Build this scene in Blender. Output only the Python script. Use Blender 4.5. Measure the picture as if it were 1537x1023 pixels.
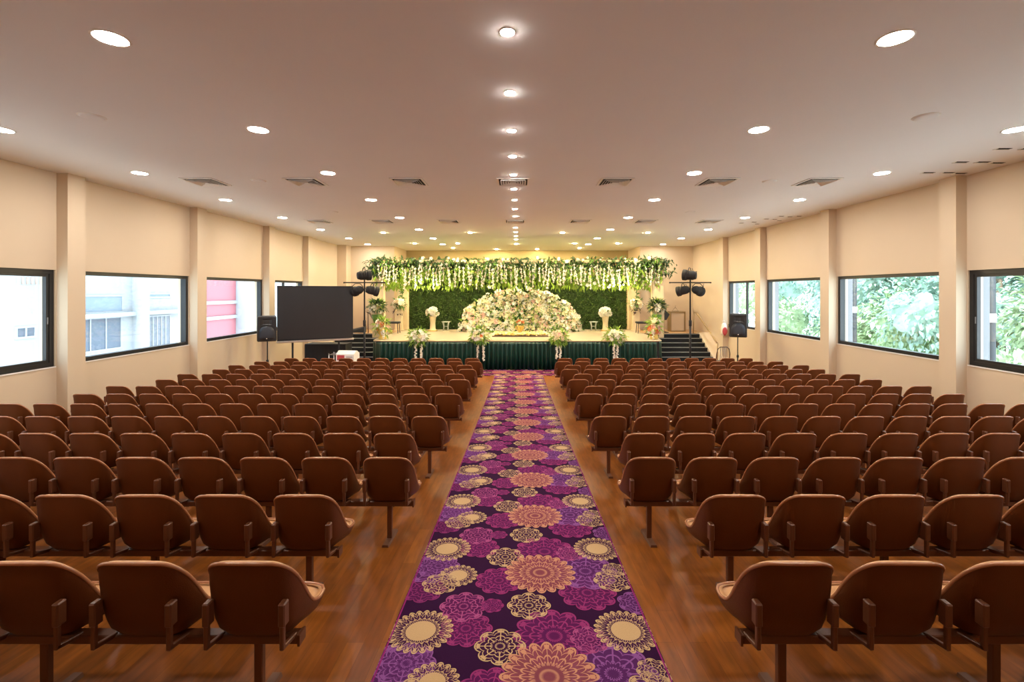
import bpy, math, random
from mathutils import Vector, Matrix, Euler
for o in list(bpy.data.objects):
    bpy.data.objects.remove(o)
random.seed(7)
S = bpy.context.scene
COL = S.collection
PI = math.pi
sin, cos = math.sin, math.cos
# ------------------------------------------------------------------ camera, world, exposure
E = 2.9                                    # eye height above the flat floor before the stage
cam = bpy.data.cameras.new('camera')
cam.lens = 16.0; cam.sensor_width = 36.0
cam.shift_x = -9.5/1537; cam.shift_y = -74.5/1537
cam.clip_start = 0.05; cam.clip_end = 300
camo = bpy.data.objects.new('camera', cam); COL.objects.link(camo)
camo.location = (0, 0, E); camo.rotation_euler = (PI/2, 0, 0)
S.camera = camo
W = bpy.data.worlds.new('world'); S.world = W; W.use_nodes = True
bg = W.node_tree.nodes['Background']
bg.inputs[0].default_value = (0.80, 0.90, 1.0, 1); bg.inputs[1].default_value = 6.0
sun = bpy.data.lights.new('sun', 'SUN'); sun.energy = 11.0; sun.angle = .2; sun.color = (1, .97, .92)
suno = bpy.data.objects.new('sun', sun); COL.objects.link(suno)
suno.location = (0, 0, 30); suno.rotation_euler = (math.radians(28), 0, 0)      # high sun added to brighten the ground outside, behind the camera, along the walls
S.view_settings.view_transform = 'Standard'; S.view_settings.look = 'None'
S.view_settings.exposure = 0.28; S.view_settings.gamma = 1.0
S.view_settings.use_curve_mapping = False
S.cycles.max_bounces = 8; S.cycles.diffuse_bounces = 7; S.cycles.sample_clamp_indirect = 8
S.cycles.caustics_reflective = False; S.cycles.caustics_refractive = False
L_DOWN = 270.0       # radiance of the big downlights
L_SMALL = 400.0      # of the small ones over the aisle
L_STAGE = 2500.0      # of the stage spots

# ------------------------------------------------------------------ materials
def nd(nt, t, **kw):
    n = nt.nodes.new(t)
    for k, v in kw.items(): setattr(n, k, v)
    return n
def mat(name, col, rough=0.5, metal=0.0, spec=0.5, noise=0.0, nscale=20, bump=0.0, bscale=80, sheen=0, emit=None, es=0):
    m = bpy.data.materials.new(name); m.use_nodes = True
    nt = m.node_tree; b = nt.nodes['Principled BSDF']
    b.inputs['Base Color'].default_value = (*col, 1)
    b.inputs['Roughness'].default_value = rough; b.inputs['Metallic'].default_value = metal
    b.inputs['Specular IOR Level'].default_value = spec
    if sheen: b.inputs['Sheen Weight'].default_value = sheen
    tc = None
    if noise or bump: tc = nd(nt, 'ShaderNodeTexCoord')
    if noise:
        n = nd(nt, 'ShaderNodeTexNoise'); n.inputs['Scale'].default_value = nscale; n.inputs['Detail'].default_value = 4
        nt.links.new(tc.outputs['Object'], n.inputs['Vector'])
        r = nd(nt, 'ShaderNodeValToRGB')
        r.color_ramp.elements[0].position = .3; r.color_ramp.elements[1].position = .7
        r.color_ramp.elements[0].color = (*[c*(1-noise) for c in col], 1)
        r.color_ramp.elements[1].color = (*[min(1, c*(1+noise)) for c in col], 1)
        nt.links.new(n.outputs['Fac'], r.inputs['Fac']); nt.links.new(r.outputs['Color'], b.inputs['Base Color'])
    if bump:
        n2 = nd(nt, 'ShaderNodeTexNoise'); n2.inputs['Scale'].default_value = bscale
        nt.links.new(tc.outputs['Object'], n2.inputs['Vector'])
        bp = nd(nt, 'ShaderNodeBump'); bp.inputs['Strength'].default_value = bump; bp.inputs['Distance'].default_value = .01
        nt.links.new(n2.outputs['Fac'], bp.inputs['Height']); nt.links.new(bp.outputs['Normal'], b.inputs['Normal'])
    if emit:
        b.inputs['Emission Color'].default_value = (*emit, 1); b.inputs['Emission Strength'].default_value = es
    return m
M = {}
M['wall'] = mat('wall_paint', (.575, .465, .34), .75, noise=.02, nscale=.8)
M['ceil'] = mat('ceiling_paint', (.78, .79, .82), .85, noise=.015, nscale=.6)
M['tanwall'] = mat('tan_wall', (.36, .28, .15), .8)
M['black'] = mat('black_frame', (.012, .012, .013), .4)
M['blackmat'] = mat('matte_black', (.010, .010, .012), .7)
M['plastic'] = mat('black_plastic', (.018, .019, .022), .45, bump=.15, bscale=300)
M['grille'] = mat('speaker_grille', (.018, .022, .034), .4, bump=.4, bscale=600)
M['screen'] = mat('screen_surface', (.013, .014, .018), .4, noise=.1, nscale=2)
M['alu'] = mat('aluminium', (.55, .55, .56), .35, 1.0)
M['rail'] = mat('rail_metal', (.30, .21, .10), .4, .6)
M['seatshell'] = mat('seat_shell_leather', (.098, .0245, .0038), .42, spec=.32, noise=.12, nscale=5, bump=.12, bscale=220)
M['seatpad'] = mat('seat_pad_leather', (.46, .23, .085), .5, noise=.08, nscale=6)
M['piping'] = mat('seat_piping_highlight', (.34, .14, .065), .27)  # piping, its colour lightened to paint in the highlight along the rim
M['steelbrown'] = mat('brown_steel', (.115, .036, .013), .42, .05)
M['footsteel'] = mat('brown_foot_steel', (.15, .065, .035), .45, .2)
M['skirt'] = mat('green_satin', (.0030, .036, .024), .36)
M['deck'] = mat('stage_deck', (.44, .365, .26), .28, noise=.06, nscale=2)
M['darkdeck'] = mat('landing_wood', (.45, .26, .11), .4)
M['stairblack'] = mat('black_stair_carpet', (.008, .008, .009), .9)
M['nosing'] = mat('grey_nosing', (.22, .22, .22), .5)
M['cream'] = mat('cream_post', (.72, .58, .36), .6)
M['white'] = mat('white_plastic', (.8, .8, .78), .45)
M['hedge'] = mat('hedge_leaves', (.031, .064, .004), .8, noise=.5, nscale=5)
M['hedgeback'] = mat('hedge_backing', (.02, .05, .006), .9, noise=.6, nscale=4)
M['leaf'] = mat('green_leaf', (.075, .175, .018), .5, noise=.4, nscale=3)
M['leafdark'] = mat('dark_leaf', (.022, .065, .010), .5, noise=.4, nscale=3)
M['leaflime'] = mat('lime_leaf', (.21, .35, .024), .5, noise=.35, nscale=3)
M['petal'] = mat('white_petal', (.82, .78, .66), .6)
M['petalcream'] = mat('cream_petal', (.80, .68, .42), .6)
M['petalpink'] = mat('pink_petal', (.72, .42, .34), .6)
M['petalorange'] = mat('orange_petal', (.75, .20, .05), .6)
M['petalyellow'] = mat('yellow_petal', (.80, .60, .16), .6)
M['gold'] = mat('gold_foil', (.75, .45, .08), .35, .6)
M['stem'] = mat('flower_stem', (.10, .16, .03), .6)
M['brown'] = mat('dark_brown_wood', (.06, .03, .02), .5)
M['lampglow'] = mat('lamp_diffuser', (.9, .85, .75), .5, emit=(1, .92, .82), es=L_DOWN)
M['lampsmall'] = mat('small_lamp_diffuser', (.9, .85, .75), .5, emit=(1, .90, .78), es=L_SMALL)
M['lampstage'] = mat('stage_lamp_diffuser', (.9, .85, .75), .5, emit=(1, .78, .38), es=L_STAGE)
M['trimwhite'] = mat('white_trim', (.78, .76, .74), .5)
M['ventdark'] = mat('vent_backing', (.015, .015, .015), .8)
M['vent'] = mat('vent_metal', (.80, .79, .77), .45)
M['red'] = mat('red_print', (.45, .05, .06), .5)
M['bag'] = mat('white_bag', (.78, .70, .64), .5)
M['bldwhite'] = mat('white_render', (.34, .365, .395), .8, noise=.02, nscale=.5)
M['bldpanel'] = mat('pale_blue_panel', (.20, .26, .33), .6)
M['bldglass'] = mat('far_window_glass', (.10, .13, .18), .35)
M['bldcurtain'] = mat('grey_curtain', (.17, .19, .23), .8)
M['bldred'] = mat('faded_red_wall', (.40, .14, .165), .8)
M['bldbrown'] = mat('brown_lattice', (.36, .28, .25), .8)
M['treeleaf'] = mat('tree_leaf', (.24, .36, .30), .6, noise=.35, nscale=.7)
M['treelime'] = mat('lime_tree_leaf', (.28, .38, .21), .6, noise=.3, nscale=.7)
M['treedark'] = mat('dark_tree_leaf', (.15, .27, .23), .6, noise=.4, nscale=.7)  # darker green for some of the trees
M['bark'] = mat('bark', (.14, .10, .07), .9)
M['ground'] = mat('pale_ground', (.74, .76, .72), .9, noise=.1, nscale=.3)
M['pole'] = mat('dark_pole', (.015, .018, .022), .6)
M['finwall'] = mat('grey_fin', (.15, .16, .18), .8)

def glass_mat(name):
    m = bpy.data.materials.new(name); m.use_nodes = True
    nt = m.node_tree; nt.nodes.clear()
    out = nd(nt, 'ShaderNodeOutputMaterial'); mx = nd(nt, 'ShaderNodeMixShader')
    t = nd(nt, 'ShaderNodeBsdfTransparent'); t.inputs[0].default_value = (.93, .98, .99, 1)
    g = nd(nt, 'ShaderNodeBsdfGlossy'); g.inputs['Roughness'].default_value = .02
    mx.inputs[0].default_value = .05
    nt.links.new(t.outputs[0], mx.inputs[1]); nt.links.new(g.outputs[0], mx.inputs[2])
    nt.links.new(mx.outputs[0], out.inputs[0])
    return m
M['glass'] = glass_mat('window_glass')

def acrylic():
    m = bpy.data.materials.new('clear_acrylic'); m.use_nodes = True
    nt = m.node_tree; b = nt.nodes['Principled BSDF']
    b.inputs['Base Color'].default_value = (.75, .8, .7, 1); b.inputs['Roughness'].default_value = .15
    b.inputs['Alpha'].default_value = .55
    return m
M['acrylic'] = acrylic()

def wood_floor():
    m = bpy.data.materials.new('parquet'); m.use_nodes = True
    nt = m.node_tree; b = nt.nodes['Principled BSDF']; L = nt.links.new
    uv = nd(nt, 'ShaderNodeUVMap'); mp = nd(nt, 'ShaderNodeMapping')
    mp.inputs['Rotation'].default_value = (0, 0, PI/2)
    L(uv.outputs[0], mp.inputs[0])
    br = nd(nt, 'ShaderNodeTexBrick'); br.inputs['Scale'].default_value = 1
    br.inputs['Brick Width'].default_value = .62; br.inputs['Row Height'].default_value = .105
    br.inputs['Mortar Size'].default_value = .0012; br.inputs['Bias'].default_value = 0
    br.inputs['Color1'].default_value = (.175, .048, .0050, 1); br.inputs['Color2'].default_value = (.245, .074, .0085, 1)
    br.inputs['Mortar'].default_value = (.12, .032, .004, 1)
    L(mp.outputs[0], br.inputs['Vector'])
    n = nd(nt, 'ShaderNodeTexNoise'); n.inputs['Scale'].default_value = 3; n.inputs['Detail'].default_value = 6
    mp2 = nd(nt, 'ShaderNodeMapping'); mp2.inputs['Scale'].default_value = (9, 1.2, 1)
    L(uv.outputs[0], mp2.inputs[0]); L(mp2.outputs[0], n.inputs['Vector'])
    r = nd(nt, 'ShaderNodeValToRGB'); r.color_ramp.elements[0].position = .3; r.color_ramp.elements[1].position = .7
    r.color_ramp.elements[0].color = (.72, .72, .72, 1); r.color_ramp.elements[1].color = (1.15, 1.15, 1.15, 1)
    L(n.outputs[0], r.inputs[0])
    mx = nd(nt, 'ShaderNodeMix', data_type='RGBA', blend_type='MULTIPLY'); mx.inputs[0].default_value = 1
    L(br.outputs['Color'], mx.inputs[6]); L(r.outputs[0], mx.inputs[7]); L(mx.outputs[2], b.inputs['Base Color'])
    b.inputs['Roughness'].default_value = .42; b.inputs['Specular IOR Level'].default_value = .22
    return m
M['floor'] = wood_floor()

def motif_group():
    g = bpy.data.node_groups.new('medallion', 'ShaderNodeTree')
    I = g.interface
    I.new_socket('Color', in_out='INPUT', socket_type='NodeSocketColor')
    I.new_socket('Vector', in_out='INPUT', socket_type='NodeSocketVector')
    for nme in ('X', 'Y', 'Radius', 'Petals', 'Center', 'Fill'):
        I.new_socket(nme, in_out='INPUT', socket_type='NodeSocketFloat')
    I.new_socket('Line Color', in_out='INPUT', socket_type='NodeSocketColor')
    I.new_socket('Fill Color', in_out='INPUT', socket_type='NodeSocketColor')
    I.new_socket('Color', in_out='OUTPUT', socket_type='NodeSocketColor')
    gi = g.nodes.new('NodeGroupInput'); go = g.nodes.new('NodeGroupOutput'); L = g.links.new
    def m(op, a, b=None, c=None):
        n = g.nodes.new('ShaderNodeMath'); n.operation = op
        for i, v in enumerate((a, b, c)):
            if v is None: continue
            if isinstance(v, (int, float)): n.inputs[i].default_value = v
            else: L(v, n.inputs[i])
        return n.outputs[0]
    sp = g.nodes.new('ShaderNodeSeparateXYZ'); L(gi.outputs['Vector'], sp.inputs[0])
    dx = m('SUBTRACT', sp.outputs[0], gi.outputs['X'])
    dy0 = m('SUBTRACT', sp.outputs[1], gi.outputs['Y'])
    # the pattern repeats every PER metres along the carpet
    dy = m('WRAP', dy0, 0.53, -0.53)
    x = m('DIVIDE', dx, gi.outputs['Radius']); y = m('DIVIDE', dy, gi.outputs['Radius'])
    r = m('SQRT', m('ADD', m('MULTIPLY', x, x), m('MULTIPLY', y, y)))
    th = m('ARCTAN2', y, x)
    w = m('ABSOLUTE', m('COSINE', m('MULTIPLY', th, m('MULTIPLY', gi.outputs['Petals'], .5))))
    sp2 = m('ABSOLUTE', m('SINE', m('MULTIPLY', th, m('MULTIPLY', gi.outputs['Petals'], .5))))
    rb = m('ADD', .78, m('MULTIPLY', m('POWER', w, .6), .2))
    inside = m('LESS_THAN', r, rb)
    def ring(rad, wd): return m('LESS_THAN', m('ABSOLUTE', m('SUBTRACT', r, rad)), wd)
    l = ring(rb, .030)
    l = m('MAXIMUM', l, ring(m('MULTIPLY', rb, .82), .018))
    l = m('MAXIMUM', l, ring(m('MULTIPLY', rb, .60), .024))
    spoke = m('LESS_THAN', m('MULTIPLY', sp2, r), .085)
    spoke = m('MULTIPLY', spoke, m('GREATER_THAN', r, .30))
    l = m('MAXIMUM', l, m('MULTIPLY', spoke, inside))
    w2 = m('ABSOLUTE', m('COSINE', m('MULTIPLY', th, gi.outputs['Petals'])))
    l = m('MAXIMUM', l, ring(m('ADD', .30, m('MULTIPLY', w2, .10)), .022))
    l = m('MAXIMUM', l, ring(m('ADD', .13, m('MULTIPLY', w2, .06)), .022))
    dot = m('MULTIPLY', m('LESS_THAN', m('ABSOLUTE', m('SUBTRACT', r, .87)), .05), m('GREATER_THAN', w, .80))
    l = m('MAXIMUM', l, m('MULTIPLY', dot, inside))
    l = m('MULTIPLY', l, m('LESS_THAN', r, 1.03))
    l = m('MAXIMUM', l, m('LESS_THAN', r, gi.outputs['Center']))
    def mix(f, a, b):
        n = g.nodes.new('ShaderNodeMix'); n.data_type = 'RGBA'
        L(f, n.inputs[0]); L(a, n.inputs[6]); L(b, n.inputs[7]); return n.outputs[2]
    c = mix(m('MULTIPLY', inside, gi.outputs['Fill']), gi.outputs['Color'], gi.outputs['Fill Color'])
    c = mix(m('MULTIPLY', l, .92), c, gi.outputs['Line Color'])
    L(c, go.inputs[0])
    return g
def carpet_mat():
    g = motif_group()
    m = bpy.data.materials.new('medallion_carpet'); m.use_nodes = True
    nt = m.node_tree; b = nt.nodes['Principled BSDF']; L = nt.links.new
    uv = nd(nt, 'ShaderNodeUVMap')
    base = nd(nt, 'ShaderNodeRGB'); base.outputs[0].default_value = (.026, .005, .030, 1)
    cur = base.outputs[0]
    MG = (.25, .03, .13); MG2 = (.20, .028, .12); LI = (.22, .075, .25); CR = (.50, .335, .17); PE = (.49, .235, .135); PK = (.33, .07, .19)
    F = {0: (.095, .010, .075), 1: (.085, .018, .10), 2: (.07, .016, .06), 3: (.20, .05, .07)}
    motifs = [  # x, y(d), radius, petals, center, fill amount, line colour, fill colour
        (-.71, 3.33, .16, 8, 0, .7, MG2, 0), (.48, 3.29, .21, 10, 0, .8, MG, 0), (-.167, 3.45, .18, 9, 0, .8, MG, 0),
        (-.70, 3.62, .21, 9, 0, .8, LI, 1), (.507, 3.58, .25, 9, 0, .85, LI, 1), (.80, 3.17, .13, 7, 0, .8, LI, 1),
        (-.66, 2.60, .17, 8, 0, .7, LI, 1),
        (.204, 2.83, .26, 12, 0, .8, MG, 0), (-.354, 2.90, .17, 9, 0, .8, MG, 0), (-.396, 3.13, .165, 8, 0, .8, PK, 0),
        (-.20, 3.14, .08, 7, 0, .8, MG, 0), (.42, 2.80, .12, 8, 0, .7, PK, 0),
        (-.13, 3.80, .155, 8, 0, .25, CR, 2), (.15, 3.56, .275, 20, 0, .9, PE, 3), (.053, 3.14, .15, 8, 0, .3, CR, 2),
        (-.486, 3.52, .15, 18, .48, .6, CR, 2), (-.60, 3.41, .14, 8, 0, .4, CR, 2),
        (.696, 3.45, .145, 8, 0, .4, CR, 2), (.74, 3.60, .10, 8, 0, .4, CR, 2),
        (-.637, 2.88, .205, 24, .46, .5, CR, 2), (.66, 2.88, .20, 24, .46, .5, CR, 2)]
    for (x, y, r, n, ce, fi, lc, fc) in motifs:
        k = nd(nt, 'ShaderNodeGroup'); k.node_tree = g
        L(cur, k.inputs[0]); L(uv.outputs[0], k.inputs[1])
        for i, v in enumerate((x, y, r, n, ce, fi)): k.inputs[2+i].default_value = v
        k.inputs[8].default_value = (*lc, 1); k.inputs[9].default_value = (*F[fc], 1)
        cur = k.outputs[0]
    # woven border line near both long edges
    sp = nd(nt, 'ShaderNodeSeparateXYZ'); L(uv.outputs[0], sp.inputs[0])
    ab = nd(nt, 'ShaderNodeMath', operation='ABSOLUTE'); L(sp.outputs[0], ab.inputs[0])
    gt = nd(nt, 'ShaderNodeMath', operation='COMPARE'); L(ab.outputs[0], gt.inputs[0]); gt.inputs[1].default_value = .811; gt.inputs[2].default_value = .005
    mx = nd(nt, 'ShaderNodeMix', data_type='RGBA'); L(gt.outputs[0], mx.inputs[0]); L(cur, mx.inputs[6]); mx.inputs[7].default_value = (.22, .02, .12, 1)
    n = nd(nt, 'ShaderNodeTexNoise'); n.inputs['Scale'].default_value = 160; L(uv.outputs[0], n.inputs['Vector'])
    r = nd(nt, 'ShaderNodeValToRGB'); r.color_ramp.elements[0].color = (.75, .75, .75, 1); r.color_ramp.elements[1].color = (1.2, 1.2, 1.2, 1)
    L(n.outputs[0], r.inputs[0])
    mu = nd(nt, 'ShaderNodeMix', data_type='RGBA', blend_type='MULTIPLY'); mu.inputs[0].default_value = 1
    L(mx.outputs[2], mu.inputs[6]); L(r.outputs[0], mu.inputs[7]); L(mu.outputs[2], b.inputs['Base Color'])
    b.inputs['Roughness'].default_value = .9; b.inputs['Specular IOR Level'].default_value = .04
    return m
M['carpet'] = carpet_mat()

# ------------------------------------------------------------------ mesh helpers
class MB:
    def __init__(s): s.v = []; s.f = []; s.sm = []; s.uv = None
    def add(s, vs, fs, smooth=False):
        o = len(s.v); s.v += [tuple(v) for v in vs]
        s.f += [tuple(i+o for i in f) for f in fs]; s.sm += [smooth]*len(fs); return s
    def box(s, x0, x1, y0, y1, z0, z1, mtx=None):
        vs = [Vector(p) for p in ((x0,y0,z0),(x1,y0,z0),(x1,y1,z0),(x0,y1,z0),(x0,y0,z1),(x1,y0,z1),(x1,y1,z1),(x0,y1,z1))]
        if mtx: vs = [mtx @ v for v in vs]
        return s.add(vs, [(0,3,2,1),(4,5,6,7),(0,1,5,4),(1,2,6,5),(2,3,7,6),(3,0,4,7)])
    def rbox(s, x0, x1, y0, y1, z0, z1, r=.01, mtx=None):   # box with chamfered edges
        vs, idx = [], {}
        for sx in (0,1):
            for sy in (0,1):
                for sz in (0,1):
                    X, Y, Z = (x0,x1)[sx], (y0,y1)[sy], (z0,z1)[sz]
                    dx, dy, dz = (r,-r)[sx], (r,-r)[sy], (r,-r)[sz]
                    for a, p in (('x',(X,Y+dy,Z+dz)),('y',(X+dx,Y,Z+dz)),('z',(X+dx,Y+dy,Z))):
                        idx[(sx,sy,sz,a)] = len(vs); vs.append(Vector(p))
        fs = []
        q = [(0,0),(1,0),(1,1),(0,1)]
        for v in (0,1):
            for a in 'xyz':
                ks = []
                for (b, c) in q:
                    t = {'x':(v,b,c),'y':(b,v,c),'z':(b,c,v)}[a]; ks.append(idx[(*t,a)])
                fs.append(tuple(ks))
        for b in (0,1):
            for c in (0,1):
                fs.append((idx[(0,b,c,'y')],idx[(1,b,c,'y')],idx[(1,b,c,'z')],idx[(0,b,c,'z')]))
                fs.append((idx[(b,0,c,'x')],idx[(b,1,c,'x')],idx[(b,1,c,'z')],idx[(b,0,c,'z')]))
                fs.append((idx[(b,c,0,'x')],idx[(b,c,1,'x')],idx[(b,c,1,'y')],idx[(b,c,0,'y')]))
        for a in (0,1):
            for b in (0,1):
                for c in (0,1): fs.append((idx[(a,b,c,'x')],idx[(a,b,c,'y')],idx[(a,b,c,'z')]))
        ctr = Vector(((x0+x1)/2,(y0+y1)/2,(z0+z1)/2)); out = []
        for f in fs:
            p = [vs[i] for i in f]; n = (p[1]-p[0]).cross(p[2]-p[0]); cc = sum(p, Vector())/len(p)
            out.append(f if n.dot(cc-ctr) > 0 else f[::-1])
        if mtx: vs = [mtx @ v for v in vs]
        return s.add(vs, out)
    def tube(s, pts, r, n=8, closed=False, caps=True):
        pts = [Vector(p) for p in pts]; N = len(pts); vs = []; fs = []
        rr = r if isinstance(r, (list, tuple)) else [r]*N
        prev = None
        for i, p in enumerate(pts):
            if closed: t = pts[(i+1)%N]-pts[i-1]
            else: t = pts[min(i+1,N-1)]-pts[max(i-1,0)]
            t.normalize()
            if prev is None:
                a = Vector((0,0,1)) if abs(t.z) < .9 else Vector((1,0,0)); u = t.cross(a).normalized()
            else:
                u = prev - t*prev.dot(t)
                u = u.normalized() if u.length > 1e-6 else t.orthogonal().normalized()
            prev = u; w = t.cross(u)
            for k in range(n):
                an = 2*PI*k/n; vs.append(p+(u*cos(an)+w*sin(an))*rr[i])
        for i in range(N if closed else N-1):
            j = (i+1)%N
            for k in range(n): fs.append((i*n+k, i*n+(k+1)%n, j*n+(k+1)%n, j*n+k))
        if caps and not closed: fs += [tuple(range(n))[::-1], tuple((N-1)*n+k for k in range(n))]
        return s.add(vs, fs, True)
    def lathe(s, prof, n=20, c=(0,0,0), mtx=None):
        vs = []; fs = []
        for (r, z) in prof:
            for k in range(n):
                a = 2*PI*k/n; v = Vector((r*cos(a), r*sin(a), z))
                v = (mtx @ v) if mtx else v
                vs.append(v+Vector(c))
        m = len(prof)
        for i in range(m-1):
            for k in range(n): fs.append((i*n+k, i*n+(k+1)%n, (i+1)*n+(k+1)%n, (i+1)*n+k))
        fs += [tuple(range(n))[::-1], tuple((m-1)*n+k for k in range(n))]
        return s.add(vs, fs, True)
    def flat(s):
        s.sm = [False]*len(s.sm); return s
    def ball(s, c, r, n=10, m=6, sc=(1,1,1)):
        prof = [(max(1e-3, sin(PI*i/m)), -cos(PI*i/m)) for i in range(m+1)]
        vs = []; fs = []
        for (q, z) in prof:
            for k in range(n):
                a = 2*PI*k/n; vs.append((c[0]+q*cos(a)*r*sc[0], c[1]+q*sin(a)*r*sc[1], c[2]+z*r*sc[2]))
        for i in range(m):
            for k in range(n): fs.append((i*n+k, i*n+(k+1)%n, (i+1)*n+(k+1)%n, (i+1)*n+k))
        return s.add(vs, fs, True)
    def loft(s, loops, closed=True, cap0=False, cap1=False, smooth=True, flip=False):
        n = len(loops[0]); vs = [p for l in loops for p in l]; fs = []
        for i in range(len(loops)-1):
            for k in range(n if closed else n-1):
                f = (i*n+k, i*n+(k+1)%n, (i+1)*n+(k+1)%n, (i+1)*n+k); fs.append(f[::-1] if flip else f)
        if cap0: fs.append(tuple(range(n))[::-1] if not flip else tuple(range(n)))
        if cap1:
            t = tuple((len(loops)-1)*n+k for k in range(n)); fs.append(t if not flip else t[::-1])
        return s.add(vs, fs, smooth)
    def leaf(s, p, d, up, L, w, fold=.25, bend=.2):
        d = Vector(d).normalized(); up = Vector(up); sd = d.cross(up)
        if sd.length < 1e-4: sd = d.orthogonal()
        sd.normalize(); u = sd.cross(d); p = Vector(p)
        vs = [p, p+d*L*.35+sd*w/2+u*fold*w, p+d*L*.45, p+d*L*.35-sd*w/2+u*fold*w, p+d*L*.92-u*bend*L,
              p+d*L*.7+sd*w*.33+u*(fold*w*.5-bend*L*.4), p+d*L*.7-sd*w*.33+u*(fold*w*.5-bend*L*.4)]
        return s.add(vs, [(0,1,2),(0,2,3),(1,5,4,2),(2,4,6,3)], False)
    def bloom(s, c, nrm, r, petals=6, cup=.5, seed=0):
        n = Vector(nrm).normalized(); a = n.orthogonal().normalized(); b = n.cross(a); c = Vector(c)
        for ly, (rr, cu, ph) in enumerate(((r, cup*.6, 0), (r*.62, cup*1.1, .5))):
            for k in range(petals):
                t = 2*PI*(k+ph)/petals+seed; d = a*cos(t)+b*sin(t); q = n.cross(d); w = rr*PI/petals*1.05
                vs = [c+n*ly*.1*r, c+d*rr*.55+q*w*.8+n*rr*cu*.45, c+d*rr*.55-q*w*.8+n*rr*cu*.45, c+d*rr+q*w*.35+n*rr*cu, c+d*rr-q*w*.35+n*rr*cu, c+d*rr*.6+n*rr*cu*.25]
                s.add(vs, [(0,1,5),(0,5,2),(1,3,5),(3,4,5),(4,2,5)], True)
        return s
    def build(s, name, m, parent=None, loc=None):
        me = bpy.data.meshes.new(name); me.from_pydata(s.v, [], s.f); me.validate()
        if len(me.polygons) == len(s.sm): me.polygons.foreach_set('use_smooth', s.sm)
        if s.uv:
            ul = me.uv_layers.new(name='UVMap')
            for lp in me.loops: ul.data[lp.index].uv = s.uv(s.v[lp.vertex_index])
        if m: me.materials.append(m)
        o = bpy.data.objects.new(name, me); COL.objects.link(o)
        if parent: o.parent = parent
        if loc: o.location = loc
        return o
def tag(o, label=None, cat=None, group=None, kind=None):
    if label: o['label'] = label
    if cat: o['category'] = cat
    if group: o['group'] = group
    if kind: o['kind'] = kind
    return o
def thing(name, label, cat, loc=(0,0,0), rz=0, group=None, kind=None):
    o = bpy.data.objects.new(name, None); COL.objects.link(o)
    o.location = loc; o.rotation_euler = (0, 0, rz); o.empty_display_size = .1
    return tag(o, label, cat, group, kind)
KIDS = {}
def copy_tree(o, parent=None):
    c = o.copy(); COL.objects.link(c); c.parent = parent
    for ch in list(KIDS.get(o.name) or o.children): copy_tree(ch, c)
    return c
def struct(name, mb, m, label=None, parent=None):
    o = mb.build(name, m, parent); o['kind'] = 'structure'
    return o
ORD = ['zeroth','first','second','third','fourth','fifth','sixth','seventh','eighth','ninth','tenth','eleventh','twelfth','thirteenth','fourteenth']

# ------------------------------------------------------------------ the setting
def fz(d):                                  # raked floor: falls towards the stage, flat before it
    d = min(d, 16.5)
    return max(0.0, E-(1.92+.0871*d-.00163*d*d))
XL, XR = -8.32, 8.25
ZC = E+2.13
DEND, DREC = 21.5, 23.8
DB = -2.5
SILL, WTOP = E-1.345, E+.385
ys = [DB+(16.5-DB)*i/38 for i in range(39)]+[DREC]
mb = MB()
vs = []; fs = []
for y in ys:
    vs += [(XL-.3, y, fz(y)), (XR+.3, y, fz(y)), (XR+.3, y, fz(y)-.2), (XL-.3, y, fz(y)-.2)]
for i in range(len(ys)-1):
    a, b = i*4, i*4+4
    for k in range(4): fs.append((a+k, a+(k+1)%4, b+(k+1)%4, b+k))
mb.add(vs, fs, False); mb.uv = lambda v: (v[0], v[1])
struct('floor', mb, M['floor'])
struct('ceiling', MB().box(XL-.3, XR+.3, DB, DREC+.2, ZC, ZC+.2), M['ceil'])
winL = [(1.95, 4.85), (5.25, 8.18), (8.55, 11.50), (11.88, 14.83), (15.20, 17.58)]
winR = [(2.0, 4.95), (5.35, 8.35), (8.72, 11.78), (12.15, 15.13), (15.50, 17.88)]
pilL = [4.9, 8.2, 11.52, 14.85, 17.6]
pilR = [5.0, 8.37, 11.8, 15.15, 17.9]
def side_wall(name, x0, x1, wins):
    mb = MB()
    mb.box(x0, x1, DB, DREC, -.2, SILL).box(x0, x1, DB, DREC, WTOP, ZC)
    prev = DB
    for (a, b) in wins: mb.box(x0, x1, prev, a, SILL, WTOP); prev = b
    mb.box(x0, x1, prev, DREC, SILL, WTOP)
    struct(name, mb, M['wall'])
side_wall('wall_left', XL-.28, XL, winL)
side_wall('wall_right', XR, XR+.28, winR)
struct('wall_front', MB().box(XL-.3, XR+.3, DB-.2, DB, 0, ZC), M['wall'])
mb = MB()
OL, OR = -5.85, 5.74
mb.box(XL, OL, DEND, DEND+.2, -.1, ZC).box(OR, XR, DEND, DEND+.2, -.1, ZC)
mb.box(OL-.2, OL, DEND+.2, DREC, -.1, ZC).box(OR, OR+.2, DEND+.2, DREC, -.1, ZC)
struct('wall_back', mb, M['wall'])
struct('wall_recess', MB().box(OL-.2, OR+.2, DREC, DREC+.2, -.1, ZC), M['tanwall'])
n_t = 1
for d in pilL:
    struct('trim_%d' % n_t, MB().box(XL, XL+.2, d, d+.34, fz(d)-.12, ZC), M['wall']); n_t += 1
for d in pilR:
    struct('trim_%d' % n_t, MB().box(XR-.2, XR, d, d+.34, fz(d)-.12, ZC), M['wall']); n_t += 1
struct('trim_%d' % n_t, MB().box(XL, XL+.42, 20.9, DEND, 0, ZC), M['wall']); n_t += 1

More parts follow.
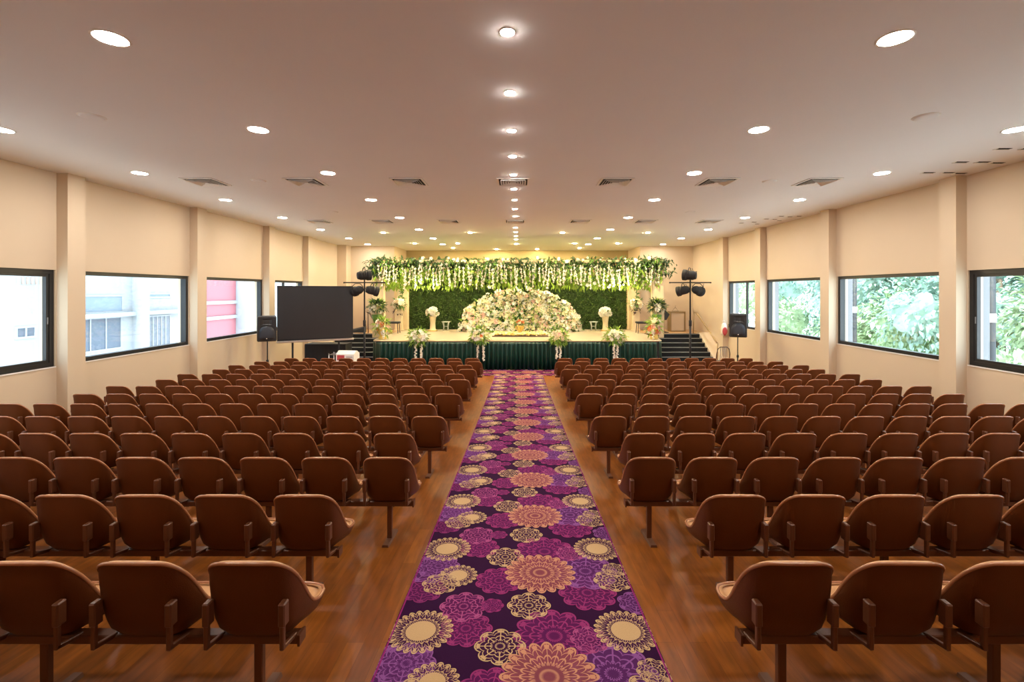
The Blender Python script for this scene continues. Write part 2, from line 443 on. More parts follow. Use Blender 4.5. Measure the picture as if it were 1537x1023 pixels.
wn = 1
for side, wins in ((-1, winL), (1, winR)):
    for k, (a, b) in enumerate(wins):
        x = XL if side < 0 else XR
        w = thing('window_%d' % wn, None, None, (x, a, SILL), kind='structure'); wn += 1
        Lw, H = b-a, WTOP-SILL
        f0, f1 = (-.16, -.03) if side < 0 else (.03, .16)
        t = .075
        fr = MB().box(f0, f1, 0, Lw, 0, t).box(f0, f1, 0, Lw, H-t, H).box(f0, f1, 0, t, t, H-t).box(f0, f1, Lw-t, Lw, t, H-t)
        o = fr.build('window_frame', M['black'], w)
        g0 = -.10 if side < 0 else .10
        MB().box(g0-.004, g0+.004, t, Lw-t, t, H-t).build('window_pane', M['glass'], w)
        s0, s1 = sorted((g0, g0+(.06 if side < 0 else -.06)))
        u = .05
        if k in (0, 1):
            MB().box(s0, s1, Lw*.5, Lw-t, t, t+u).box(s0, s1, Lw*.5, Lw-t, H-t-u, H-t).box(s0, s1, Lw*.5, Lw*.5+u, t+u, H-t-u).box(s0, s1, Lw-t-u, Lw-t, t+u, H-t-u).build('sash', M['black'], w)
            hx = s1 if side < 0 else s0
            MB().box(hx-.012, hx+.012, Lw-t-.035, Lw-t-.02, H*.44, H*.51).build('window_latch', M['nosing'], w)
        elif k == 4:
            MB().box(s0, s1, Lw*.42, Lw*.42+.07, t, H-t).build('mullion', M['black'], w)
        i0, i1 = (-.03, .012) if side < 0 else (-.012, .03)
        MB().box(i0, i1, -.0, Lw, -.02, 0.0).build('window_sill', M['trimwhite'], w)

# carpet strip down the aisle and the carpet across the front of the stage
def strip(x0, x1, d0, d1, n, nx=1, h=.012):
    mb = MB(); vs = []; fs = []
    for i in range(n+1):
        y = d0+(d1-d0)*i/n; z = fz(y)
        vs += [(x0, y, z-.02), (x0, y, z+h), (x1, y, z+h), (x1, y, z-.02)]
    for i in range(n):
        a, b = i*4, i*4+4
        for k in range(3): fs.append((a+k, b+k, b+k+1, a+k+1))
    fs += [(0,1,2,3), (n*4+3, n*4+2, n*4+1, n*4)]
    mb.add(vs, fs); return mb
CX = .02
mb = strip(CX-.82, CX+.82, DB+.3, 15.5, 60); mb.uv = lambda v: (v[0]-CX, v[1])
tag(mb.build('aisle_carpet', M['carpet']), 'long purple carpet runner with round flower medallions down the central aisle', 'carpet')
mb = strip(-8.1, 8.05, 15.5, 16.78, 4)
mb.uv = lambda v: (v[1]-16.14, v[0])
mb2 = MB(); vs = []; fs = []
nxs = 50
for j in range(nxs+1):
    x = -8.1+16.15*j/nxs
mb2 = mb
tag(mb2.build('front_carpet', M['carpet']), 'purple medallion carpet laid crosswise along the foot of the stage', 'carpet')

# ------------------------------------------------------------------ chairs
rimh = [(0,.0,.785),(.08,.0,.785),(.135,.004,.783),(.178,.016,.768),(.205,.042,.735),(.221,.082,.68),(.230,.125,.61),(.235,.17,.53),(.238,.215,.472),
        (.239,.27,.440),(.236,.335,.426),(.208,.41,.418),(.12,.442,.414),(0,.449,.412)]
both = [(0,.085,.375),(.06,.085,.375),(.10,.088,.375),(.135,.097,.375),(.16,.118,.375),(.175,.15,.375),(.185,.19,.373),(.19,.23,.37),(.195,.27,.37),
        (.195,.30,.366),(.185,.33,.368),(.155,.36,.37),(.09,.38,.372),(0,.385,.374)]
def refine(h):                                # subdivide by Catmull-Rom
    out = []
    n = len(h)
    ext = [(-h[1][0], h[1][1], h[1][2])]+h+[(-h[-2][0], h[-2][1], h[-2][2])]
    for i in range(n-1):
        p0, p1, p2, p3 = [Vector(ext[i+k]) for k in range(4)]
        for t in (0, .5):
            out.append(.5*((2*p1)+(p2-p0)*t+(2*p0-5*p1+4*p2-p3)*t*t+(3*p1-p0-3*p2+p3)*t**3))
    out.append(Vector(h[-1])); return out
def full(h):
    h = refine(h); return h+[Vector((-p.x, p.y, p.z)) for p in h[-2:0:-1]]
RIM, BOT = full(rimh), full(both)
def make_chair():
    root = thing('auditorium_chair', 'x', 'chair')
    loops = []
    for i in range(9):
        t = i/8; q = 1-math.sqrt(max(0, 1-t**2.6))
        loops.append([Vector((r.x+(b.x-r.x)*q, r.y+(b.y-r.y)*(.35*t+.65*q), r.z+(b.z-r.z)*t)) for r, b in zip(RIM, BOT)])
    sh = MB().loft(loops, flip=True)
    c = sum(BOT, Vector())/len(BOT)
    sh.loft([BOT, [b+(c-b)*.5+Vector((0,0,-.012)) for b in BOT]], cap1=True, flip=True)
    sh.build('shell', M['seatshell'], root)
    ax = Vector((0, .24, 0))
    def inset(p, k, dz=0):
        v = Vector((ax.x-p.x, ax.y-p.y, 0)); v = v.normalized()*k if v.length > 1e-5 else v
        return p+v+Vector((0,0,dz))
    seat = [Vector((r.x*.86, .09+(r.y)*.77, .408)) for r in RIM]
    l0 = [inset(p, .004, .002) for p in RIM]; l1 = [inset(p, .030, .003) for p in RIM]
    l2 = [a+(b-a)*.5+Vector((0, .004, 0)) for a, b in zip(l1, seat)]
    cs = sum(seat, Vector())/len(seat)
    l3 = [s+(cs-s)*.12+Vector((0,0,.008)) for s in seat]; l4 = [s+(cs-s)*.6+Vector((0,0,.022)) for s in seat]
    MB().loft([l0, l1, l2, seat, l3, l4], cap1=True).build('seat_pad', M['seatpad'], root)
    MB().tube([inset(p, .004, .0) for p in RIM], .0095, 6, closed=True).build('piping', M['piping'], root)
    for sx in (-1, 1):
        b = MB(); x = sx*.185
        b.rbox(x-.017, x+.017, -.016, .034, .485, .60, .006)
        b.rbox(x-.011, x+.011, -.012, .012, .375, .50, .004)
        mt = Matrix.Translation((x, .001, .382)) @ Matrix.Rotation(-.22, 4, 'X')
        b.rbox(-.011, .011, -.012, .13, -.012, .010, .004, mt)
        b.build('bracket', M['steelbrown'], root)
    return root
chair0 = make_chair()
KIDS[chair0.name] = list(chair0.children)
outer = [1.57, 1.72, 1.40, 1.59, 1.385, 1.68, 1.41, 1.67, 1.455, 1.675, 1.485, 1.66, 1.49, 1.635]
count = [5, 7, 9, 11, 12, 12, 12, 12, 12, 12, 12, 12, 12, 11]
PITCH = .55
def d_row(k): return 2.22+.89*k
side_words = {-1: 'black screen side', 1: 'tree window side'}
used = False
for sgn in (-1, 1):
    for k in range(14):
        d = d_row(k); c1 = outer[k]-.225; n = count[k]
        cz = fz(d+.15)
        rk = ORD[14-k]
        for j in range(n):
            o = chair0 if not used else copy_tree(chair0)
            used = True
            if o is not chair0: pass
            x = sgn*(c1+PITCH*j)+.01
            o.location = (x, d, cz); o.rotation_euler = (0, 0, random.uniform(-.012, .012))
            o['label'] = 'brown chair %s from the carpet, %s row from the stage, %s' % (ORD[j+1], rk, side_words[sgn])
            o['group'] = 'padded chairs on beam rows'
        bm = thing('seat_beam', 'brown steel beam on posts under the %s chair row from the stage, %s' % (rk, side_words[sgn]), 'seat beam', (sgn*c1+.01, d+.13, cz), group='beams under the chair rows')
        x0, x1 = (-.21, PITCH*(n-1)+.21)
        a, b = sorted((sgn*x0, sgn*x1))
        MB().rbox(a, b, -.03, .03, .315, .362, .006).build('crossbar', M['steelbrown'], bm)
        MB().box(sgn*(x0-.006)-.006, sgn*(x0-.006)+.006, -.034, .034, .31, .366).build('end_cap', M['steelbrown'], bm)
        for j in range(0, n, 2):
            px = sgn*PITCH*j
            zf = fz(d+.13)-cz
            po = MB().rbox(px-.022, px+.022, -.018, .018, zf, .318, .005).build('post', M['steelbrown'], bm)
            z0, z1 = fz(d-.02)-cz, fz(d+.30)-cz
            ft = MB(); w = .03
            vs = [(px-w,-.15,z0),(px+w,-.15,z0),(px+w,.17,z1),(px-w,.17,z1),(px-w*.8,-.15,z0+.022),(px+w*.8,-.15,z0+.022),(px+w*.8,.17,z1+.022),(px-w*.8,.17,z1+.022)]
            ft.add(vs, [(0,3,2,1),(4,5,6,7),(0,1,5,4),(1,2,6,5),(2,3,7,6),(3,0,4,7)]).build('foot', M['footsteel'], bm)

# ------------------------------------------------------------------ ceiling fixtures
def downlight(x, y, r, m, label, group, z=ZC):
    t = thing('downlight', label, 'ceiling light', (x, y, z), group=group)
    dh = .009 if r > .1 else .013
    prof = [(r*1.18, 0), (r*1.18, -.004), (r*1.05, -.007), (r*.99, -.005), (r*.99, 0)]
    MB().lathe(prof, 28).build('trim_ring', M['trimwhite'], t)
    MB().lathe([(r*.98, -.003), (r*.97, -dh*.27-.003), (r*.85, -dh*.62-.003), (r*.55, -dh*.88-.003), (r*.2, -dh-.003)], 20).build('diffuser', m, t)
    return t
bigd = [1.6, 3.83, 6.0, 8.2, 10.6, 13.15, 15.7, 18.3, 20.6]
lines = [(-6.82, 'along the building windows'), (-3.43, 'over the screen side chairs'), (3.17, 'over the tree side chairs'), (6.55, 'along the tree windows')]
for li, (x, wd) in enumerate(lines):
    for i, y in enumerate(bigd):
        downlight(x, y, .118, M['lampglow'], 'round downlight, %s from the stage, %s' % (ORD[len(bigd)-i], wd), 'large round downlights')
smalld = [3.74+1.145*i for i in range(-1, 14)]
smalld = [y for y in smalld if abs(y-8.85) >= .45 and abs(y-13.85) >= .35]
for i, y in enumerate(smalld):
    downlight(-.09, y, .058, M['lampsmall'], 'small round downlight, %s from the stage in the line over the carpet' % ORD[len(smalld)-i], 'small downlights over the aisle')
for i, (x, y) in enumerate([(-4.6, 20.2), (-2.7, 20.2), (-.1, 20.4), (2.5, 20.2), (4.4, 20.2), (-3.2, 22.3), (-1.1, 22.9), (.95, 22.9), (3.0, 22.3)]):
    wd = 'before the hedge' if i < 5 else 'in the recess ceiling behind the hedge'
    downlight(x, y, .07, M['lampstage'], 'small warm stage spotlight, %s from the screen side %s' % (ORD[(i if i < 5 else i-5)+1], wd), 'stage spotlights')
for i, x in enumerate((-4.9, -1.75, 1.6, 4.7)):
    downlight(x, 16.5, .07, M['lampstage'], 'small warm spotlight over the stage edge, %s from the screen side' % ORD[i+1], 'stage spotlights')
def vent(x, y, label):
    t = thing('ceiling_vent', label, 'air vent', (x, y, ZC), group='square ceiling vents')
    h = .31
    MB().box(-h, h, -h, h, -.004, 0).build('backing', M['ventdark'], t)
    fr = MB()
    for (a, b, c, d) in ((-h, h, -h, -h+.035), (-h, h, h-.035, h), (-h, -h+.035, -h+.035, h-.035), (h-.035, h, -h+.035, h-.035)): fr.box(a, b, c, d, -.016, -.002)
    fr.build('frame', M['vent'], t)
    sl = MB()
    for k in range(1, 6):
        q = h-.035-.045*k; w = .010
        for rot in range(4):
            mt = Matrix.Rotation(rot*PI/2, 4, 'Z') @ Matrix.Translation((0, q, -.022)) @ Matrix.Rotation(-.75, 4, 'X')
            sl.box(-q, q, -.019, .019, -.0015, .0015, mt)
    sl.build('louvre', M['vent'], t)
vx = [-6.07, -4.13, -2.12, -.10, 1.88, 3.86, 5.80]
for i, x in enumerate(vx):
    vent(x, 8.85, 'square louvred ceiling vent, %s from the building windows, row nearer the camera' % ORD[i+1])
    vent(x, 13.85, 'square louvred ceiling vent, %s from the building windows, row nearer the stage' % ORD[i+1])
for (x, y, wd) in ((-5.2, 5.55, 'on the building side in front of the vents'), (4.97, 5.55, 'on the tree side in front of the vents'), (-5.0, 8.76, 'between two near vents on the building side'), (4.86, 8.8, 'between two near vents on the tree side'), (-4.97, 12.2, 'just before the far vents, building side'), (4.6, 12.2, 'just before the far vents, tree side')):
    t = thing('smoke_detector', 'flat white round ceiling cover ' + wd, 'ceiling cover', (x, y, ZC), group='round ceiling covers')
    MB().lathe([(.125, 0), (.125, -.008), (.10, -.018), (.03, -.020)], 24).build('cover', M['ceil'], t)
    MB().lathe([(.138, 0), (.138, -.004), (.126, -.006)], 24).build('rim', M['vent'], t)
for i, (x, y) in enumerate([(7.36, 8.17), (7.72, 8.17), (7.98, 8.22), (7.30, 7.5), (7.66, 7.5), (7.95, 7.55), (7.25, 6.8), (7.62, 6.8),
                            (6.95, 14.2), (7.25, 14.0), (7.55, 14.4), (7.3, 13.4), (7.6, 13.5), (7.85, 13.7), (7.45, 12.9), (7.75, 13.0), (7.95, 12.9)]):
    s_ = 'near' if i < 8 else 'far'
    t = thing('ceiling_slot', 'short dark slot in the ceiling by the tree windows, %s group, %s' % (s_, ORD[(i if i < 8 else i-8)+1]), 'ceiling slot', (x, y, ZC), group='ceiling slots in the %s group' % s_)
    t['label'] = 'short dark ceiling slot among the %s group above the tree windows' % ('nearer' if i < 8 else 'farther')
    w = .105 if i < 8 else .07
    MB().box(-w, w, -.03, .03, -.003, 0).build('slot_opening', M['ventdark'], t)
    MB().box(-w-.015, w+.015, .03, .045, -.010, 0).box(-w-.015, -w, -.03, .03, -.008, 0).build('slot_frame', M['vent'], t)

# ------------------------------------------------------------------ stage, skirt, stairs
ZS = 1.1
SX0, SX1, SD = -5.42, 5.36, 16.82
st = thing('stage_platform', 'pale wooden stage platform across the far end of the hall', 'stage', (0, SD, 0))
mb = MB()
cor = [(SX0+.35, 0), (SX1-.35, 0), (SX1-.05, .12), (SX1, .5), (SX1, DREC-SD-.02), (SX0, DREC-SD-.02), (SX0, .5), (SX0+.05, .12)]
mb.loft([[(x, y, ZS-.06) for x, y in cor], [(x, y, ZS) for x, y in cor]], cap0=True, cap1=True, smooth=False).build('deck', M['deck'], st)
MB().box(SX0+.12, SX1-.12, .15, DREC-SD-.02, 0, ZS-.06).build('base', M['blackmat'], st)
mb = MB()
ed = [(x, y) for x, y in cor[7:]+cor[:3]]
mb.tube([(SX0+.05, .10, ZS-.03), (SX0+.35, -.015, ZS-.03), (SX1-.35, -.015, ZS-.03), (SX1-.05, .10, ZS-.03)], .028, 6).build('edge_trim', M['cream'], st)
for sgn, wd in ((-1, 'black screen'), (1, 'metal chair')):
    t = thing('stage_landing', 'side landing with wooden top beside the stage, behind the %s' % wd, 'landing', (0, 19.5, 0))
    a, b = (XL+.01, SX0-.005) if sgn < 0 else (SX1+.005, XR-.01)
    MB().box(a, b, 0, DEND-19.52, 0, ZS-.03).build('base', M['stairblack'], t)
    MB().box(a, b, 0, DEND-19.52, ZS-.03, ZS).build('landing_top', M['darkdeck'], t)
# pleated skirt
path = []
def addseg(p, q, n):
    for i in range(n): path.append((p[0]+(q[0]-p[0])*i/n, p[1]+(q[1]-p[1])*i/n))
y0 = SD-.05
addseg((SX0-.06, 19.4), (SX0-.06, SD+.45), 60)
addseg((SX0-.06, SD+.45), (SX0+.32, y0), 16)
addseg((SX0+.32, y0), (SX1-.32, y0), 620)
addseg((SX1-.32, y0), (SX1+.06, SD+.45), 16)
addseg((SX1+.06, SD+.45), (SX1+.06, 19.4), 60)
path.append((SX1+.06, 19.4))
loops = []
rr = random.Random(3); phs = []; ph = 0
for i in range(len(path)): ph += rr.uniform(.35, .9); phs.append(ph)
for zi, (z, am) in enumerate(((ZS-.075, .008), (ZS-.16, .026), (ZS*.5, .042), (.02, .05))):
    l = []
    for i, (x, y) in enumerate(path):
        a = path[max(0, i-1)]; b = path[min(len(path)-1, i+1)]
        t = Vector((b[0]-a[0], b[1]-a[1], 0)).normalized(); n = Vector((t.y, -t.x, 0))
        l.append(Vector((x, y, z))+n*(am*sin(phs[i])+.01))
    loops.append(l)
sk = MB().loft(loops, closed=False)
so = sk.build('stage_skirt', M['skirt']); tag(so, 'dark green pleated satin skirt hanging along the stage front', 'skirt')
mo = so.modifiers.new('thick', 'SOLIDIFY'); mo.thickness = .004
# stairs
def stairs(sgn, label):
    t = thing('staircase', label, 'stairs', (0, 17.62, 0))
    a, b = (5.62, 7.66); 
    if sgn < 0: a, b = -7.66, -5.62
    for i in range(7):
        z1 = ZS*(i+1)/7; y = .27*i
        sp = MB().box(a, b, y, 1.88, ZS*i/7, z1-.001).build('step', M['stairblack'], t)
        MB().rbox(a+.02, b-.02, y-.012, y+.03, z1-.018, z1+.004, .004).build('nosing', M['nosing'], sp)
    c_, d_ = (7.66, XR-.01) if sgn > 0 else (XL+.01, -7.66)
    pr = [(-.16, 0), (-.16, .06), (1.70, ZS+.05), (1.88, ZS+.05), (1.88, 0)]
    MB().loft([[Vector((c_, u, v)) for u, v in pr], [Vector((d_, u, v)) for u, v in pr]], cap0=True, cap1=True, smooth=False, flip=True).build('stringer_wall', M['wall'], t)
    return t
stairs(1, 'black carpeted steps with grey nosings rising to the landing beside the metal chair')
stairs(-1, 'black carpeted steps with grey nosings rising behind the black screen')
def rail(label, pts, posts, m='rail'):
    t = thing('handrail', label, 'handrail', pts[0])
    o = Vector(pts[0])
    MB().tube([Vector(p)-o for p in pts], .028, 8).build('rail', M[m], t)
    for (p, q) in posts: MB().tube([Vector(p)-o, Vector(q)-o], .02, 8).build('post', M[m], t)
rail('brown metal handrail sloping down the wall beside the metal chair', [(7.5, 19.45, 2.02), (7.56, 19.3, 1.98), (7.70, 17.75, .98), (7.72, 17.65, .90)], [((7.5, 19.5, 1.1), (7.5, 19.45, 2.02)), ((7.72, 17.65, 0), (7.72, 17.65, .90))])
rail('short curved metal handrail at the stage end of the tree side steps', [(6.35, 19.75, 2.0), (6.2, 19.7, 1.98), (5.95, 19.4, 1.78), (5.75, 19.0, 1.48)], [((6.32, 19.75, 1.1), (6.32, 19.75, 2.0)), ((6.02, 19.6, 1.1), (6.02, 19.5, 1.84))])
rail('dark curved handrail behind the lamp stand at the screen side steps', [(-6.55, 19.7, 2.0), (-6.4, 19.6, 1.95), (-6.0, 19.1, 1.55), (-5.75, 18.8, 1.3)], [((-6.5, 19.7, 1.1), (-6.5, 19.68, 1.98)), ((-6.1, 19.55, 1.1), (-6.1, 19.25, 1.65))], 'brown')

# ------------------------------------------------------------------ hedge backdrop
rr = random.Random(11)
HX0, HX1, HD, HZ1 = -5.17, 5.12, 21.55, E+.75
hb = thing('hedge_backdrop', 'wide green artificial hedge wall standing at the back of the stage', 'backdrop', (0, HD, ZS))
MB().box(HX0, HX1, .03, .12, 0, HZ1-ZS).build('backing_panel', M['hedgeback'], hb)
lf = MB()
for i in range(9000):
    x, z = rr.uniform(HX0, HX1), rr.uniform(.02, HZ1-ZS)
    d = Vector((rr.uniform(-1, 1), rr.uniform(-.9, -.1), rr.uniform(-1, .6)))
    lf.leaf((x, rr.uniform(.0, .035), z), d, (rr.uniform(-.5, .5), -1, rr.uniform(-.3, 1)), rr.uniform(.07, .14), rr.uniform(.03, .06))
tag(lf.build('foliage', M['hedge'], hb), kind='stuff')

# ------------------------------------------------------------------ flower pergola (hanging garland canopy)
PD0, PD1, PX, PZ = 17.75, 21.35, 5.44, E+1.22
pg = thing('flower_pergola', 'leafy canopy with white hanging flower strands on cream posts over the stage', 'flower canopy', (0, PD0, ZS))
hz = PZ-ZS
for (x, y, w) in ((-PX, 0, .23), (PX-.02, 0, .23), (-PX+.03, PD1-PD0, .26), (PX-.05, PD1-PD0, .26)):
    MB().rbox(x-w, x+w, y-.10, y+.10, 0, hz, .015).build('post', M['cream'], pg)
for y in (0, PD1-PD0): MB().box(-PX-.1, PX+.1, y-.06, y+.06, hz-.12, hz).build('beam', M['cream'], pg)
for x in (-PX, PX): MB().box(x-.06, x+.06, .06, PD1-PD0-.06, hz-.12, hz).build('beam', M['cream'], pg)
rr = random.Random(5)
def canopy_leaves(mname, n, zlo, zhi, lmin, lmax, droop, xs=None, spread=.22):
    b = MB()
    for i in range(n):
        u = rr.random()
        if u < .72: x, y = rr.uniform(-PX-.15, PX+.15), rr.gauss(0, spread*.7)
        elif u < .86: x, y = rr.choice((-1, 1))*PX+rr.gauss(0, .14), rr.uniform(0, PD1-PD0)
        else: x, y = rr.uniform(-PX, PX), PD1-PD0+rr.gauss(0, .08)-.1
        if xs: x = xs(rr)
        z = rr.uniform(zlo, zhi)
        d = Vector((rr.uniform(-.8, .8), rr.uniform(-1, .5), rr.uniform(-1, .8)-droop))
        b.leaf((x, y, z), d, (rr.uniform(-.4, .4), -.6, 1), rr.uniform(lmin, lmax), rr.uniform(.05, .085), bend=rr.uniform(.05, .35))
    return b
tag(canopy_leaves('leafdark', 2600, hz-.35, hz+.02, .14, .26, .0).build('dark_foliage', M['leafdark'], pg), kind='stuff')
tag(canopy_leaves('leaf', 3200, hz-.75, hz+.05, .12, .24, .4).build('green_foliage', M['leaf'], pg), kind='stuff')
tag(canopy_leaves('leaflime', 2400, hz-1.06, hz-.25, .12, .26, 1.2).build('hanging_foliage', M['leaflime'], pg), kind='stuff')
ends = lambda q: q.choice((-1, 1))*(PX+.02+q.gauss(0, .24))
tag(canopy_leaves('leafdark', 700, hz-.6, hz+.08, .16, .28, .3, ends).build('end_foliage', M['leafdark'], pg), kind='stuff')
# hanging white strands, each its own part
protos = []
for v in range(5):
    q = random.Random(50+v); b = MB(); Ls = q.uniform(.45, .78); n = int(Ls/.045)
    for i in range(n):
        z = -Ls*i/n
        s_ = .035+.015*sin(i*1.9+v)
        for k in range(2):
            a = q.uniform(0, 2*PI)
            b.ball((.022*cos(a), .022*sin(a), z+q.uniform(-.015, .015)), s_*.75, 6, 4, (1, 1, .8))
    b.tube([(0, 0, .06), (0, 0, -Ls*.5), (0, 0, -Ls)], .006, 4)
    protos.append(b)
meshes = None
strand_objs = []
for i in range(90):
    v = i % 5
    if i < 5:
        o = protos[v].build('flower_strand', M['petal'], pg); strand_objs.append(o)
    else:
        o = strand_objs[v].copy(); COL.objects.link(o); o.parent = pg
    x = -PX+.0+2*PX*(i+.5)/90+rr.uniform(-.06, .06)
    o.location = (x, -.24+rr.uniform(-.06, .05), hz-.22+rr.uniform(-.22, .06))
    o.rotation_euler = (rr.uniform(-.06, .02), rr.uniform(-.25, .25), rr.uniform(0, 6))
bl = [MB().bloom((0,0,0), (0,-1,.2), .06, 5, .5).build('top_bloom', M['petal'], pg)]
for i in range(44):
    o = bl[0] if i == 0 else bl[0].copy()
    if i: COL.objects.link(o); o.parent = pg
    low = i % 4 == 0
    o.location = (rr.uniform(-PX, PX), -.26, hz-.98+rr.uniform(-.12, .1) if low else hz+rr.uniform(-.08, .08))
    o.rotation_euler = (rr.uniform(-.6, .3), rr.uniform(-.5, .5), rr.uniform(-.5, .5)); o.scale = [rr.uniform(.7, 1.3)]*3

# ------------------------------------------------------------------ bouquets
def leafball(b, c, R, n, lmin, lmax, w, q, sc=(1, 1, 1), zmin=-1):
    for i in range(n):
        d = Vector((q.gauss(0, 1), q.gauss(0, 1), q.gauss(0, 1))).normalized()
        if d.z < zmin: d.z = -d.z
        p = Vector(c)+Vector((d.x*sc[0], d.y*sc[1], d.z*sc[2]))*R*q.uniform(.35, .85)
        b.leaf(p, d+Vector((q.uniform(-.4, .4), q.uniform(-.4, .4), q.uniform(-.5, .3))), (0, -.3, 1), q.uniform(lmin, lmax), q.uniform(w*.7, w*1.3))
BLOOMS = {}
def bloom_obj(name, m, parent, loc, nrm, r, q):
    key = (m, name)
    if key not in BLOOMS:
        o = MB().bloom((0,0,0), (0,0,1), 1.0, 6, .55).build(name, M[m], parent); BLOOMS[key] = o
    else:
        o = BLOOMS[key].copy(); COL.objects.link(o); o.parent = parent
    o.location = loc; o.scale = (r, r, r)
    o.rotation_euler = Vector(nrm).to_track_quat('Z', 'Y').to_euler()
    return o
def scatter_blooms(parent, c, R, n, q, cols, rmin, rmax, sc=(1, 1, 1), zmin=-.6, front=True):
    for i in range(n):
        d = Vector((q.gauss(0, 1), q.gauss(0, 1), q.gauss(0, 1))).normalized()
        if front: d.y = -abs(d.y)-.15
        if d.z < zmin: d.z = abs(d.z)
        d.normalize()
        p = Vector(c)+Vector((d.x*sc[0], d.y*sc[1], d.z*sc[2]))*R
        bloom_obj('bloom', q.choice(cols), parent, p, d+Vector((0, -.3, .1)), q.uniform(rmin, rmax), q)
seed = 100
def strand_part(parent, x, y, z, Ls, q):
    b = MB(); n = int(Ls/.05)
    for i in range(n):
        zz = -Ls*i/n
        for k in range(2):
            a = q.uniform(0, 2*PI); b.ball((.028*cos(a), .028*sin(a), zz), .034, 6, 4, (1, 1, .8))
    b.tube([(0, 0, .05), (0, 0, -Ls)], .007, 4)
    o = b.build('flower_strand', M['petal'], parent); o.location = (x, y, z); return o
# four on the stage front
for i, (x, dx, wd) in enumerate(((-3.69, .0, 'nearest the black screen'), (-1.43, .02, 'screen side of the carpet'), (1.47, 0, 'tree side of the carpet'), (3.56, 0, 'nearest the tree side steps'))):
    q = random.Random(seed+i)
    t = thing('edge_bouquet', 'white bouquet with hanging strands on the stage edge, ' + wd, 'bouquet', (x, SD+.02, ZS), group='bouquets along the stage edge')
    b = MB(); leafball(b, (0, -.05, .12), .40, 150, .14, .26, .06, q, (1, .55, .85)); tag(b.build('foliage', M['leaflime'], t), kind='stuff')
    b = MB(); leafball(b, (0, -.05, .06), .36, 90, .14, .28, .06, q, (1.05, .5, .9)); tag(b.build('dark_foliage', M['leaf'], t), kind='stuff')
    scatter_blooms(t, (0, -.06, .10), .30, 15, q, ['petal', 'petal', 'petalcream'], .065, .095, (1.05, .75, .9))
    if i in (1, 2): scatter_blooms(t, (0, -.06, .12), .28, 2, q, ['petalpink', 'petalorange'], .05, .07)
    b = MB()
    for k in range(3): b.leaf((q.uniform(-.1, .1), -.05, .25), (q.uniform(-.5, .6), -.2, 1), (0, -1, 0), .34, .06, bend=.1)
    b.build('spike_leaf', M['leaflime'], t)
    for sx in ((-.07, .14) if i < 2 else (-.06, .06)): strand_part(t, sx+dx, -.18, -.16, q.uniform(.48, .62), q)
